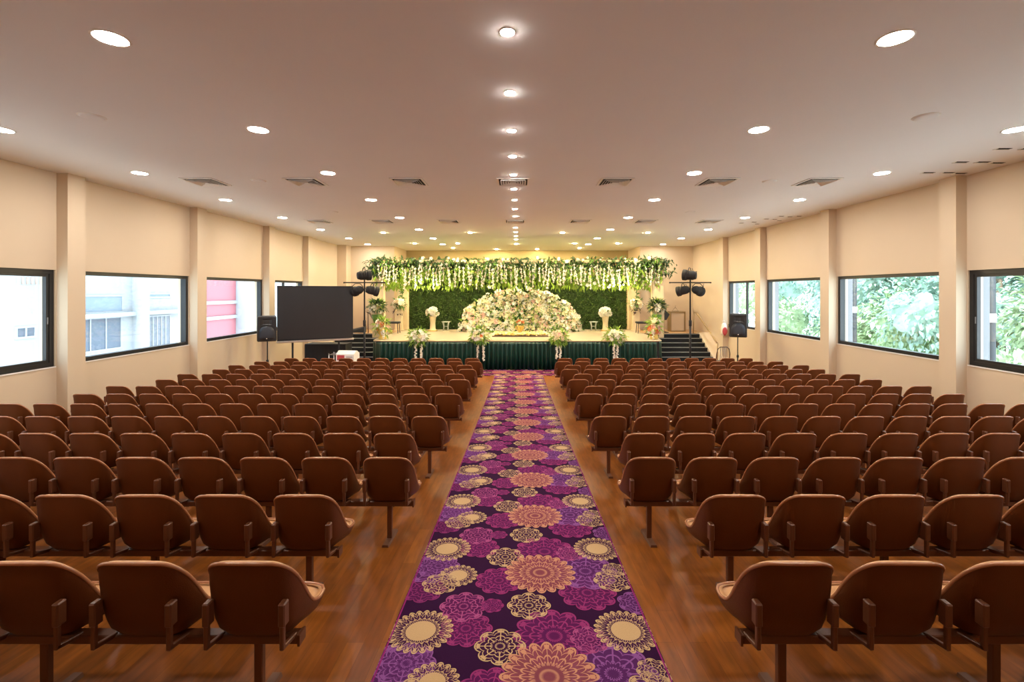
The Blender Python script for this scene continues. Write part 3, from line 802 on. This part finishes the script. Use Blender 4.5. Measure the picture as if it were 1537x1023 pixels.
# corner arrangements
for sgn, wd in ((-1, 'screen'), (1, 'tree')):
    q = random.Random(seed+20+sgn)
    x = -5.42 if sgn < 0 else 5.30
    t = thing('post_bouquet', 'dark leafy bouquet with white blooms in green cone vase, %s side front post' % wd, 'bouquet', (x, PD0-.32, E-.95))
    MB().lathe([(.06, -.30), (.10, -.28), (.20, .05), (.17, .06)], 16).build('cone_vase', M['leaf'], t)
    b = MB(); leafball(b, (0, 0, .32), .36, 170, .16, .28, .06, q, (1, .7, .9), -.5); tag(b.build('foliage', M['leafdark'], t), kind='stuff')
    b = MB(); leafball(b, (0, 0, .36), .36, 60, .12, .22, .05, q, (1, .7, .9), -.3); tag(b.build('lime_foliage', M['leaflime'], t), kind='stuff')
    scatter_blooms(t, (0, -.05, .28), .24, 7, q, ['petal'], .075, .11, (1, .9, .7))
    t = thing('corner_arrangement', 'tall arrangement of orange, pink and white blooms on the %s side stage corner' % wd, 'flower arrangement', (-5.12 if sgn < 0 else 5.12, SD+.34, ZS))
    MB().lathe([(.13, 0), (.15, .02), (.13, .12), (.20, .42), (.17, .43)], 16).build('vase', M['petalyellow'], t)
    b = MB(); leafball(b, (0, 0, .48), .42, 150, .14, .26, .055, q, (.8, .6, 1.0)); tag(b.build('foliage', M['leaflime'], t), kind='stuff')
    scatter_blooms(t, (0, -.02, .45), .30, 18, q, ['petal', 'petal', 'petalcream', 'petalpink', 'petalorange'], .06, .10, (.85, .7, 1.15), -.9)
    strand_part(t, -.12*sgn, -.27, .35, .35, q)
    # flowers on plinths beside the hedge
    x = -5.45 if sgn < 0 else 5.36
    t = thing('plinth', 'slim cream plinth under the white bouquet beside the hedge, %s side' % wd, 'plinth', (x+.02*sgn, 20.9, ZS))
    MB().rbox(-.15, .15, -.15, .15, .04, .90, .01).build('column', M['cream'], t)
    MB().rbox(-.19, .19, -.19, .19, 0, .05, .01).build('base', M['cream'], t)
    t = thing('plinth_bouquet', 'white bouquet with trailing brown leaves on the plinth beside the hedge, %s side' % wd, 'bouquet', (x+.02*sgn, 20.9, ZS+.90))
    b = MB(); leafball(b, (0, 0, .33), .34, 90, .14, .24, .06, q, (1, .7, .9)); tag(b.build('foliage', M['leaf'], t), kind='stuff')
    b = MB(); leafball(b, (0, -.06, .1), .26, 26, .12, .2, .08, q, (1, .7, 1.1)); tag(b.build('brown_leaves', M['brown'], t), kind='stuff')
    scatter_blooms(t, (0, -.05, .30), .27, 14, q, ['petal', 'petal', 'petalcream'], .085, .12, (1, .8, .8))
    b = MB(); b.tube([(.1, .1, .3), (.12, .22, .9), (.05, .26, 1.5)], .012, 5)
    for k in range(26):
        z = .4+1.1*k/26; b.leaf((.1+q.uniform(-.05, .05), .2, z), (q.uniform(-1, 1), -.6, q.uniform(-1, .3)), (0, -1, 0), q.uniform(.12, .2), .06)
    tag(b.build('trailing_vine', M['leaf'], t), kind='stuff')
    # white ball on flared pedestal
    x = -3.90 if sgn < 0 else 3.97
    t = thing('flower_pedestal', 'cream flared pedestal before the hedge carrying white flowers, %s side' % wd, 'pedestal', (x, 20.75, ZS))
    pr = [(.19, 0), (.19, .03), (.13, .10), (.115, .35), (.15, .62), (.18, .66), (.16, .68)]
    MB().lathe(pr, 20).build('column', M['petalcream'], t)
    MB().lathe([(.215, 0), (.215, .035), (.19, .04)], 20).build('base', M['gold'], t)
    t = thing('flower_ball', 'round white flower ball on a cream pedestal before the hedge, %s side' % wd, 'bouquet', (x, 20.75, ZS+.68))
    b = MB(); leafball(b, (0, 0, .16), .24, 40, .1, .18, .05, q, (1.1, .8, .8)); tag(b.build('foliage', M['leaflime'], t), kind='stuff')
    scatter_blooms(t, (0, 0, .16), .24, 26, q, ['petal'], .08, .11, (1.15, .8, .85), -.7)
    # clear stool
    x = -3.34 if sgn < 0 else 3.47
    t = thing('acrylic_stand', 'small clear flared stand on the stage beside the %s side flower pedestal' % wd, 'stand', (x, 21.0, ZS))
    for a in range(4):
        an = PI/4+a*PI/2; MB().tube([(.15*cos(an), .15*sin(an), 0), (.13*cos(an), .13*sin(an), .2), (.19*cos(an), .19*sin(an), .40)], .018, 6).build('leg', M['acrylic'], t)
    MB().lathe([(.20, .385), (.21, .395), (.20, .41)], 20).build('top', M['acrylic'], t)
    MB().lathe([(.13, .19), (.13, .20)], 16).build('shelf', M['acrylic'], t)
    # dark bench
    x = -5.55 if sgn < 0 else 5.72
    t = thing('piano_bench', 'dark bench on chrome legs on the stage behind the %s side corner arrangement' % wd, 'bench', (x+(.1 if sgn < 0 else -.3), 19.6, ZS))
    MB().rbox(-.34, .34, -.2, .2, .42, .50, .02).build('seat', M['blackmat'], t)
    for (a, c) in ((-.28, -.14), (.28, -.14), (-.28, .14), (.28, .14)): MB().tube([(a*1.1, c*1.2, 0), (a, c, .43)], .018, 6).build('leg', M['brown'], t)

# ------------------------------------------------------------------ big mound of flowers
q = random.Random(77)
mx, md = .08, 20.55
mo = thing('flower_mound', 'huge half round mound of white, cream and pink flowers centre stage', 'flower mound', (mx, md, ZS))
RX, RZ, RY = 2.80, 1.95, .75
core = MB(); loops = []
for i in range(9):
    a = PI/2*i/9; r = cos(a)
    loops.append([Vector((RX*.9*r*cos(t), RY*.8*r*sin(t)+.1, RZ*.9*sin(a)+.01)) for t in [2*PI*k/28 for k in range(28)]])
core.loft(loops, cap0=True, cap1=True).build('foliage_core', M['leafdark'], mo)
def mound_pt():
    while True:
        d = Vector((q.gauss(0, 1), -abs(q.gauss(0, .8)), abs(q.gauss(0, 1)))).normalized()
        # uniform over the front face
        a = q.random(); th = q.uniform(0, PI)
        rr_ = math.sqrt(a); x = rr_*cos(th); z = rr_*sin(th); y = -math.sqrt(max(0, 1-a))
        return Vector((x*RX, y*RY+.1, z*RZ)), Vector((x/RX, y/RY*1.2, z/RZ)).normalized()
b = MB()
for i in range(1100):
    p, n = mound_pt()
    b.leaf(p*.97, n+Vector((q.uniform(-.7, .7), q.uniform(-.5, .5), q.uniform(-.6, .6))), (0, -.5, 1), q.uniform(.12, .24), q.uniform(.04, .07))
tag(b.build('leaves', M['leaflime'], mo), kind='stuff')
b = MB()
for i in range(750):
    p, n = mound_pt()
    b.leaf(p*q.uniform(.96, 1.02), n+Vector((q.uniform(-.8, .8), q.uniform(-.5, .5), q.uniform(-.6, .6))), (0, -.5, 1), q.uniform(.12, .22), q.uniform(.04, .08))
tag(b.build('dark_leaves', M['leafdark'], mo), kind='stuff')
cols = ['petal']*6+['petalcream']*5+['petalpink']*2
BLOOMS2 = {}
for i in range(100):
    p, n = mound_pt(); m_ = q.choice(cols+['petalorange'] if i % 9 == 0 else cols)
    o = bloom_obj('bloom', m_, mo, p+n*.04, n+Vector((q.uniform(-.4, .4), -.3, q.uniform(-.3, .5))), q.uniform(.085, .14), q)
for m_, n_ in (('petal', 380), ('petalcream', 350), ('petalpink', 120)):
    b = MB()
    for i in range(n_):
        p, n = mound_pt()
        b.bloom(p+n*q.uniform(-.03, .03), n+Vector((q.uniform(-.5, .5), -.3, q.uniform(-.4, .5))), q.uniform(.05, .115), 5, .5, q.random()*6)
    tag(b.build('small_'+{'petal': 'white', 'petalcream': 'cream', 'petalpink': 'pink'}[m_]+'_blooms', M[m_], mo), kind='stuff')
# low yellow flower bed and gold vase in front of it
t = thing('flower_bed', 'low bed of yellow and cream petals on the stage before the flower mound', 'flower bed', (.08, 18.6, ZS))
MB().rbox(-1.12, 1.12, -.62, .55, 0, .035, .012).build('base_board', M['brown'], t)
b = MB()
for i in range(520):
    b.bloom((q.uniform(-1.06, 1.06), q.uniform(-.55, .5), q.uniform(.045, .10)), (q.uniform(-.4, .4), q.uniform(-.6, .1), 1), q.uniform(.04, .075), 5, .5, q.random()*6)
tag(b.build('petal_carpet', M['petalcream'], t), kind='stuff')
b = MB()
for i in range(220):
    b.bloom((q.uniform(-1.06, 1.06), q.uniform(-.58, .5), q.uniform(.05, .12)), (q.uniform(-.4, .4), q.uniform(-.6, .1), 1), q.uniform(.04, .07), 5, .5, q.random()*6)
tag(b.build('yellow_petals', M['petalyellow'], t), kind='stuff')
t = thing('gold_vase', 'yellow flared leaf vase with white blooms at the middle of the flower bed', 'vase', (.06, 18.55, ZS+.06))
b = MB()
b.lathe([(.085, 0), (.09, .02), (.05, .06), (.055, .14), (.10, .25), (.17, .34), (.16, .345), (.09, .26)], 18)
for k in range(7):
    a = 2*PI*k/7; b.leaf((.06*cos(a), .06*sin(a), .10), (cos(a)*.55, sin(a)*.55, 1), (cos(a), sin(a), -.5), .34, .12, bend=-.05)
b.build('vase_body', M['petalyellow'], t)
b = MB()
leafball(b, (0, 0, .46), .22, 44, .12, .26, .06, q, (1, .8, 1)); tag(b.build('foliage', M['leaf'], t), kind='stuff')
scatter_blooms(t, (0, -.02, .46), .15, 6, q, ['petal', 'petal', 'petalorange'], .05, .075)

# ------------------------------------------------------------------ speakers, stands, lamps
def tripod(name, label, cat, x, y, h, m, spread=.5, z=None, group=None, pr=.022, bm='blackmat'):
    z = fz(y) if z is None else z
    t = thing(name, label, cat, (x, y, z), group=group)
    MB().tube([(0, 0, .12), (0, 0, h*.55)], pr, 10).build('pole', M[m], t)
    MB().tube([(0, 0, h*.5), (0, 0, h)], pr*.75, 10).build('upper_pole', M[m], t)
    MB().lathe([(pr+.012, h*.50), (pr+.014, h*.505), (pr+.014, h*.55), (pr+.008, h*.56)], 12).build('collar', M['blackmat'], t)
    MB().lathe([(pr+.010, .40), (pr+.014, .41), (pr+.014, .47), (pr+.008, .48)], 12).build('hub', M['blackmat'], t)
    for k in range(3):
        a = PI/2+.35+2*PI*k/3
        lg = MB().tube([(.02*cos(a), .02*sin(a), .45), (spread*cos(a), spread*sin(a), .015)], .013, 8).build('leg', M[m], t)
        MB().tube([(0, 0, .14), (spread*.5*cos(a), spread*.5*sin(a), .235)], .009, 6).build('brace', M[bm], lg)
    return t
def speaker(x, y, zb, rz, label):
    t = thing('loudspeaker', label, 'loudspeaker', (x, y, zb), rz, group='loudspeakers on tripod stands')
    H, Wd, D = .75, .26, .40
    b = MB()
    sec = lambda z, w, d0: [Vector(p) for p in ((-w, d0, z), (-w*.94, d0-.03, z), (w*.94, d0-.03, z), (w, d0, z), (w*.72, D, z), (-w*.72, D, z))]
    b.loft([sec(0, Wd*.93, .03), sec(.03, Wd, 0), sec(.28, Wd, 0), sec(H-.03, Wd*.97, .0), sec(H, Wd*.9, .03)], cap0=True, cap1=True, smooth=False).build('cabinet', M['plastic'], t)
    # horn: flared mouth in the upper part
    hb = MB()
    hb.loft([[Vector((-.19, -.045, .46)), Vector((.19, -.045, .46)), Vector((.17, -.045, .69)), Vector((-.17, -.045, .69))],
             [Vector((-.19, -.02, .46)), Vector((.19, -.02, .46)), Vector((.17, -.02, .69)), Vector((-.17, -.02, .69))]], cap0=False, cap1=True, smooth=False)
    hb.loft([[Vector((-.16, -.046, .49)), Vector((.16, -.046, .49)), Vector((.14, -.046, .67)), Vector((-.14, -.046, .67))],
             [Vector((-.05, -.024, .53)), Vector((.05, -.024, .53)), Vector((.05, -.024, .63)), Vector((-.05, -.024, .63))]], cap1=True, smooth=False)
    hb.build('horn', M['black'], t)
    g = MB(); pts = []
    for k in range(25):
        a = PI*k/24; pts.append((.205*cos(a), .26+.20*sin(a)))
    pts += [(-.205, .10), (-.17, .055), (.17, .055), (.205, .10)]
    g.loft([[Vector((u, -.03, v)) for u, v in pts], [Vector((u*.98, -.058, .24+(v-.24)*.98)) for u, v in pts], [Vector((u*.6, -.072, .24+(v-.24)*.6)) for u, v in pts]], cap1=True, flip=False).build('grille', M['grille'], t)
    MB().lathe([(.014, 0), (.014, .006)], 12, (0, -.064, .09), Matrix.Rotation(PI/2, 4, 'X')).build('badge', M['white'], t)
    for sx in (-1, 1): MB().rbox(sx*.262-.012, sx*.262+.012, .08, .14, .30, .42, .008).build('handle', M['black'], t)
    return t
lz = E-(512-437)*13.5/683
speaker(-7.43, 13.45, lz, .40, 'black loudspeaker on tripod stand beside the big black screen')
tripod('speaker_stand', 'black tripod stand holding the loudspeaker beside the big black screen', 'speaker stand', -7.51, 13.62, lz-fz(13.62)+.03, 'blackmat', .42)
rz_ = E-(506-437)*14.6/683
speaker(7.05, 14.6, rz_, -.40, 'black loudspeaker on tripod stand in front of the narrow tree side window')
tripod('speaker_stand', 'black tripod stand holding the loudspeaker before the narrow tree side window', 'speaker stand', 7.12, 14.77, rz_-fz(14.77)+.03, 'blackmat', .42)

def parcan(x, y, z, rz, tilt, label, sz=1.0, lit=None):
    t = thing('stage_lamp', label, 'stage lamp', (x, y, z), rz, group='black stage lamps on stands')
    R = Matrix.Rotation(tilt, 4, 'X') @ Matrix.Rotation(-PI/2, 4, 'X')
    k = sz
    MB().lathe([(.05*k, -.20*k), (.10*k, -.19*k), (.135*k, -.10*k), (.14*k, .06*k), (.165*k, .10*k), (.165*k, .19*k), (.15*k, .20*k)], 18, (0, 0, 0), R).flat().build('housing', M['blackmat'], t)
    MB().lathe([(.145*k, .185*k), (.145*k, .195*k)], 18, (0, 0, 0), R).build('lens', M['grille'], t)
    y_ = MB().tube([(-.18*k, 0, 0), (-.19*k, 0, .14*k), (-.10*k, 0, .22*k), (.10*k, 0, .22*k), (.19*k, 0, .14*k), (.18*k, 0, 0)], .013, 6)
    y_.build('yoke', M['blackmat'], t)
    MB().tube([(.05*k, -.12*k, .10*k), (.22*k, -.16*k, .12*k), (.26*k, -.10*k, -.05*k), (.24*k, -.02*k, .22*k)], .010, 5).build('cable', M['blackmat'], t)
    return t
for sgn, x, y, wd in ((-1, -5.28, 15.62, 'screen'), (1, 5.90, 15.62, 'tree')):
    hp = E+.22
    z0 = fz(y)
    t = tripod('lamp_stand', 'tall black lamp stand with crossbar at the foot of the %s side steps' % wd, 'lamp stand', x, y, hp+.28-z0, 'blackmat', .55, pr=.034, bm='alu' if sgn < 0 else 'blackmat')
    MB().box(-.70, .70, -.02, .02, hp+.06-z0, hp+.10-z0).build('crossbar', M['blackmat'], t)
    for a in (-.70, .70): MB().lathe([(.026, -.02), (.026, .02)], 8, (a, 0, hp+.08-z0), Matrix.Rotation(PI/2, 4, 'Y')).build('end_knob', M['blackmat'], t)
    parcan(x-.02, y, hp+.33, 1.0*sgn, .08, 'black stage lamp on top of the %s side lamp stand' % wd, 1.15)
    parcan(x-.24, y+.02, hp-.19, .95, -.22, 'black stage lamp under the crossbar, building side of the %s side stand' % wd, 1.05)
    parcan(x+.26, y+.02, hp-.19, -1.0, -.22, 'black stage lamp under the crossbar, tree window side of the %s side stand' % wd, 1.05)

    # spot added beside the top lamp to brighten the flower mound
    l = bpy.data.lights.new('mound_fill_spot', 'SPOT'); l.energy = 1500; l.color = (1, .84, .55); l.spot_size = .62; l.spot_blend = .9; l.shadow_soft_size = .12
    lo = bpy.data.objects.new('mound_fill_spot', l); COL.objects.link(lo)
    p = Vector((x-.02-sgn*.22, y+.16, hp+.32)); lo.location = p
    lo.rotation_euler = (Vector((sgn*.9, 20.2, ZS+.75))-p).to_track_quat('-Z', 'Y').to_euler()

# ------------------------------------------------------------------ screen and clutter beside it
p0, p1 = Vector((-7.74, 14.6, 0)), Vector((-5.70, 15.7, 0))
ang = math.atan2(p1.y-p0.y, p1.x-p0.x); Ls = (p1-p0).length
zb = E-1.64
t = thing('display_screen', 'large black projection screen standing beside the loudspeaker near the building windows', 'screen', (p0.x, p0.y, fz(15)), ang)
b0 = zb-fz(15)
MB().rbox(0, Ls, -.0, .06, b0, b0+1.82, .01).build('frame', M['blackmat'], t)
MB().box(.04, Ls-.04, -.006, 0, b0+.09, b0+1.78).build('screen_surface', M['screen'], t)
MB().rbox(-.02, Ls+.02, -.03, .07, b0-.03, b0+.035, .01).build('bottom_rail', M['alu'], t)
for xx in (.45, Ls-.45):
    lg = MB().rbox(xx-.03, xx+.03, .06, .11, .02, b0+.6, .008).build('leg', M['blackmat'], t)
    MB().rbox(xx-.035, xx+.035, -.35, .28, 0, .03, .008).build('foot', M['blackmat'], lg)
t = thing('equipment_cart', 'black draped equipment table under the big black screen', 'table', (-6.75, 16.2, 0))
h_ = 1.06
MB().rbox(-.72, .72, -.3, .3, h_-.03, h_, .008).build('tabletop', M['blackmat'], t)
lo_ = []
for z, am in ((h_-.03, .004), (h_*.5, .012), (.02, .018)):
    l = []
    for i in range(140):
        s_ = i/140*4
        k = int(s_); f = s_-k
        c_ = [(-.72, -.3), (.72, -.3), (.72, .3), (-.72, .3)]; a, b_ = c_[k], c_[(k+1) % 4]
        x, y = a[0]+(b_[0]-a[0])*f, a[1]+(b_[1]-a[1])*f
        q_ = 1+am*sin(i*1.7)
        l.append(Vector((x*q_, y*q_, z)))
    lo_.append(l)
MB().loft(lo_, flip=True).build('drape', M['blackmat'], t)
t = thing('wire_trolley', 'low grey metal trolley between the draped table and the white box', 'trolley', (-6.0, 15.2, fz(15.2)))
for z in (.35, .78):
    b = MB().tube([(-.24, -.2, z), (.24, -.2, z), (.24, .2, z), (-.24, .2, z)], .010, 6, closed=True)
    for k in range(7): b.tube([(-.2+.066*k, -.2, z), (-.2+.066*k, .2, z)], .005, 4)
    b.build('wire_shelf', M['alu'], t)
for (a, c) in ((-.24, -.2), (.24, -.2), (-.24, .2), (.24, .2)): MB().tube([(a, c, .0), (a, c, .82)], .011, 6).build('leg', M['alu'], t)
t = thing('box_table', 'small dark folding table under the white and red box', 'table', (-5.55, 15.0, fz(15)))
MB().rbox(-.34, .34, -.22, .22, .42, .45, .005).build('tabletop', M['brown'], t)
for (a, c) in ((-.3, -.18), (.3, -.18), (-.3, .18), (.3, .18)): MB().tube([(a, c, 0), (a, c, .42)], .015, 6).build('leg', M['brown'], t)
t = thing('carton', 'white cardboard box with red print behind the chairs near the lamp stand', 'box', (-5.62, 15.0, fz(15)+.45), -.12)
b = MB().loft([[Vector(p) for p in ((-.31, -.19, 0), (.31, -.19, 0), (.31, .19, 0), (-.31, .19, 0))], [Vector(p) for p in ((-.31, -.19, .36), (.31, -.19, .36), (.31, .19, .36), (-.31, .19, .36))],
               [Vector(p) for p in ((-.31, -.03, .46), (.31, -.03, .46), (.31, .03, .46), (-.31, .03, .46))]], cap0=True, cap1=True, smooth=False)
b.build('carton_body', M['white'], t)
b = MB().box(-.27, -.02, -.194, -.190, .16, .33).box(-.20, -.05, -.194, -.190, .08, .14); b.build('red_print', M['red'], t)
b = MB()
for k in range(3): b.box(.04, .26, -.194, -.190, .26-.07*k, .285-.07*k)
b.build('grey_print', M['nosing'], t)
t = thing('floor_monitor', 'dark wedge shaped monitor on the landing behind the black screen', 'monitor', (-7.05, 20.0, ZS))
MB().loft([[Vector(p) for p in ((-.3, -.2, 0), (.3, -.2, 0), (.3, .22, 0), (-.3, .22, 0))], [Vector(p) for p in ((-.3, -.12, .1), (.3, -.12, .22), (.3, .2, .26), (-.3, .2, .14))]], cap0=True, cap1=True, smooth=False).build('cabinet', M['blackmat'], t)
MB().box(-.26, .26, -.175, -.165, .02, .07).build('grille', M['grille'], t)

# ------------------------------------------------------------------ things on the tree side landing
t = thing('landing_cabinet', 'tan framed wooden cabinet on the landing at the top of the steps', 'cabinet', (7.12, 20.5, ZS))
MB().box(-.31, .31, -.16, .2, .03, .85).build('panel', M['wall'], t)
b = MB()
for (a, c, z0, z1) in ((-.34, -.29, 0, .9), (.29, .34, 0, .9)): b.box(a, c, -.2, .2, z0, z1)
b.box(-.29, .29, -.2, .2, .84, .9).box(-.29, .29, -.2, -.15, 0, .05)
b.build('frame', M['rail'], t)
t = thing('wire_hanger', 'thin wire hanger standing on the tan cabinet at the top of the steps', 'hanger', (7.05, 20.45, ZS+.9))
MB().tube([(-.15, 0, .012), (.15, 0, .012), (.02, 0, .16), (-.02, 0, .16)], .008, 5, closed=True).build('triangle', M['brown'], t)
MB().tube([(0, 0, .16), (.0, 0, .22), (.03, 0, .26)], .006, 5).build('hook', M['brown'], t)
t = thing('music_stand', 'black music stand on the landing behind the tree side corner flowers', 'music stand', (6.38, 19.95, ZS))
MB().tube([(0, 0, 0), (0, 0, .62)], .02, 8).build('pole', M['blackmat'], t)
MB().lathe([(.22, 0), (.2, .02), (.03, .05)], 14).build('base', M['blackmat'], t)
mt = Matrix.Translation((0, -.02, .78)) @ Matrix.Rotation(-.3, 4, 'X')
hexa = [(-.22, -.2), (.08, -.24), (.24, .0), (.06, .22), (-.22, .2)]
MB().loft([[mt @ Vector((a, -.03, c)) for a, c in hexa], [mt @ Vector((a, .03, c)) for a, c in hexa]], cap0=True, cap1=True, smooth=False, flip=True).build('desk', M['blackmat'], t)
# metal chair by the foot of the steps
t = thing('metal_chair', 'dark metal chair with hooped back at the foot of the tree side steps', 'chair', (6.97, 15.5, fz(15.5)), .1)
hz_ = .99-fz(15.5)*0
MB().tube([(-.25, 0, 0), (-.24, .02, .5), (-.235, -.02, .75), (-.20, -.03, .92), (-.12, -.035, .985), (.12, -.035, .985), (.20, -.03, .92), (.235, -.02, .75), (.24, .02, .5), (.25, 0, 0)], .016, 8).build('back_frame', M['brown'], t)
for k in range(4): MB().tube([(-.10+.066*k, .02, .46), (-.10+.066*k, -.035, .975)], .010, 6).build('spindle', M['nosing'], t)
MB().rbox(-.24, .24, .0, .44, .44, .47, .012).build('seat', M['brown'], t)
for a in (-.22, .22): MB().tube([(a*1.08, .46, 0), (a, .40, .45)], .014, 8).build('leg', M['brown'], t)
t = thing('wall_bag', 'white bag with red print hanging on the pillar beside the tree side loudspeaker', 'bag', (8.06, 17.86, E-1.76))
pts = [(-.08, .04), (.08, .04), (.115, .10), (.12, .32), (.08, .46), (.04, .52), (-.04, .52), (-.08, .46), (-.12, .32), (-.115, .10)]
MB().loft([[Vector((a, -.05, c)) for a, c in pts], [Vector((a*.8, -.10, .26+(c-.26)*.85)) for a, c in pts]], cap1=True, flip=False).loft([[Vector((a, -.05, c)) for a, c in pts], [Vector((a*.9, .02, c)) for a, c in pts]], cap1=True, flip=True).build('bag_body', M['bag'], t)
b = MB().lathe([(.11, 0), (.11, .012), (.08, .016)], 16, (0, -.095, .20), Matrix.Rotation(PI/2, 4, 'X') @ Matrix.Diagonal((.85, 1.5, 1, 1)))
b.build('red_print', M['red'], t)
MB().tube([(-.05, -.03, .5), (-.03, .0, .62), (.03, .0, .62), (.05, -.03, .5)], .008, 5).build('handle', M['bag'], t)

# ------------------------------------------------------------------ outside
struct('ground', MB().box(-60, XL-.6, -30, 80, -4.2, -4).box(XR+.6, 60, -30, 80, -4.2, -4), M['ground'])
bd = thing('neighbour_building', 'white rendered building with shaded windows across from the building side windows', 'building', (-14, 0, -4))
Z4 = 4
def zz(v): return E+v+4
MB().box(-6, 0, 2, 20.4, 0, 12).build('wall', M['bldwhite'], bd)
def bwin(y0, y1, z0, z1, m, bars=0, name='window'):
    f = MB().box(-.06, .03, y0-.06, y1+.06, z0-.06, z0).box(-.06, .03, y0-.06, y1+.06, z1, z1+.06).box(-.06, .03, y0-.06, y0, z0, z1).box(-.06, .03, y1, y1+.06, z0, z1)
    for k in range(bars):
        y = y0+(y1-y0)*(k+1)/(bars+1); f.box(-.06, .03, y-.02, y+.02, z0, z1)
    fo = f.build(name, M['bldwhite'], bd)
    MB().box(-.05, .01, y0, y1, z0, z1).build('pane', M[m], fo)
bwin(14.3, 16.0, zz(-1.95), zz(-.92), 'bldglass', 2)
bwin(14.3, 16.05, zz(-.68), zz(-.18), 'bldpanel', 0)
bwin(17.2, 18.25, zz(-2.1), zz(-.98), 'bldcurtain', 4)
bwin(17.2, 18.25, zz(-.2), zz(-.12), 'bldpanel', 0)
bwin(12.7, 13.15, zz(-1.28), zz(-1.04), 'bldglass', 1)
b = MB()
for k in range(9): b.box(0, .03, 12.7+.12*k, 12.74+.12*k, zz(.2), zz(.42))
b.build('lattice', M['bldbrown'], bd)
for y in (13.6, 16.5, 19.3): MB().box(0, .35, y, y+.35, 0, 12).build('pier', M['bldwhite'], bd)
MB().box(0, .18, 14.0, 18.7, zz(-.88), zz(-.74)).build('ledge', M['bldwhite'], bd)
rb = thing('red_building', 'faded red walled building with white bands beyond the white building', 'building', (-14.4, 0, -4))
MB().box(-6, 0, 20.45, 23.2, 0, 12).build('wall', M['bldred'], rb)
for z in (-.62, -1.35, .75): MB().box(0, .08, 20.45, 23.2, zz(z), zz(z+.16)).build('band', M['bldwhite'], rb)
MB().box(-3, .5, 23.2, 28, 0, 12).build('end_wall', M['bldwhite'], rb)

def blob(b, c, R, q, sc):
    n, m = 14, 9; vs = []; fs = []
    for i in range(m+1):
        for k in range(n):
            a, t_ = 2*PI*k/n, PI*i/m
            w = R*(1+.22*sin(3*a+c[0])*sin(2*t_)+q.uniform(-.1, .1))
            vs.append((c[0]+w*sin(t_)*cos(a)*sc[0], c[1]+w*sin(t_)*sin(a)*sc[1], c[2]-w*cos(t_)*sc[2]))
    for i in range(m):
        for k in range(n): fs.append((i*n+k, i*n+(k+1) % n, (i+1)*n+(k+1) % n, (i+1)*n+k))
    b.add(vs, fs, False)
def tree(x, y, z, R, m, label, q, h):
    t = thing('tree', label, 'tree', (x, y, -4), group='trees outside the tree side windows')
    MB().tube([(0, 0, 0), (.1, .05, (z+4)*.6), (0, 0, z+4)], [.24, .18, .10], 8).build('trunk', M['bark'], t)
    b = MB()
    cs = [(q.gauss(0, .45)*R, q.gauss(0, .45)*R, z+4+q.gauss(0, .4)*R) for k in range(7)]
    for c in cs: blob(b, c, R*.34, q, (1, 1, .8))
    for i in range(4200):
        c = q.choice(cs); d = Vector((q.gauss(0, 1), q.gauss(0, 1), q.gauss(0, 1))).normalized()
        p = Vector(c)+d*R*q.uniform(.26, .58)
        b.leaf(p, d+Vector((q.uniform(-.6, .6), q.uniform(-.6, .6), q.uniform(-.8, .3))), (0, 0, 1), q.uniform(.18, .42), q.uniform(.09, .2))
    tag(b.build('crown', M[m], t), kind='stuff')
q = random.Random(9)
for i, (x, y, z, R, m, wd) in enumerate([
    (17, 13.0, 1.2, 2.4, 'treelime', 'lime green shrub like tree outside the window nearest the camera'),
    (19, 11.5, 4.6, 3.0, 'treedark', 'dark green tree outside the window nearest the camera'),
    (19, 18.0, 3.4, 3.0, 'treeleaf', 'pale green tree outside the second window, nearer half'),
    (17.5, 21.0, 1.0, 2.6, 'treelime', 'light green low tree outside the second window'),
    (20, 24.0, 4.4, 3.2, 'treeleaf', 'pale green tall tree outside the second window, farther half'),
    (21, 30.0, 2.6, 3.4, 'treeleaf', 'pale green tree outside the third window'),
    (19, 33.0, .4, 2.8, 'treelime', 'light low tree outside the third window'),
    (24, 42.0, 3.4, 4.6, 'treeleaf', 'pale green tree outside the narrow far window'),
    (25, 34.0, 5.6, 4.2, 'treedark', 'tall darker tree behind the others outside the third window'),
    (24, 21.0, 5.2, 4.2, 'treedark', 'tall darker tree behind the others outside the second window'),
    (25, 15.0, 2.0, 4.0, 'treeleaf', 'broad pale tree far behind the lime green one')]):
    tree(x, y, z, R, m, wd, q, 1)
for (x, y, wd) in ((11.35, 15.4, 'second'), (11.0, 10.6, 'nearest')):
    t = thing('outdoor_pole', 'dark pole with pale band outside the %s tree side window' % wd, 'pole', (x, y, -4))
    MB().tube([(0, 0, 0), (0, 0, 9.5)], .09, 12).build('shaft', M['pole'], t)
    MB().lathe([(.10, E+4-.72), (.10, E+4-.52)], 12).build('band', M['white'], t)
# outer fins of the tree side wall
for i, d in enumerate(pilR):
    struct('trim_%d' % (n_t+i), MB().box(XR+.28, XR+.42, d, d+.3, SILL-.6, ZC), M['finwall'])
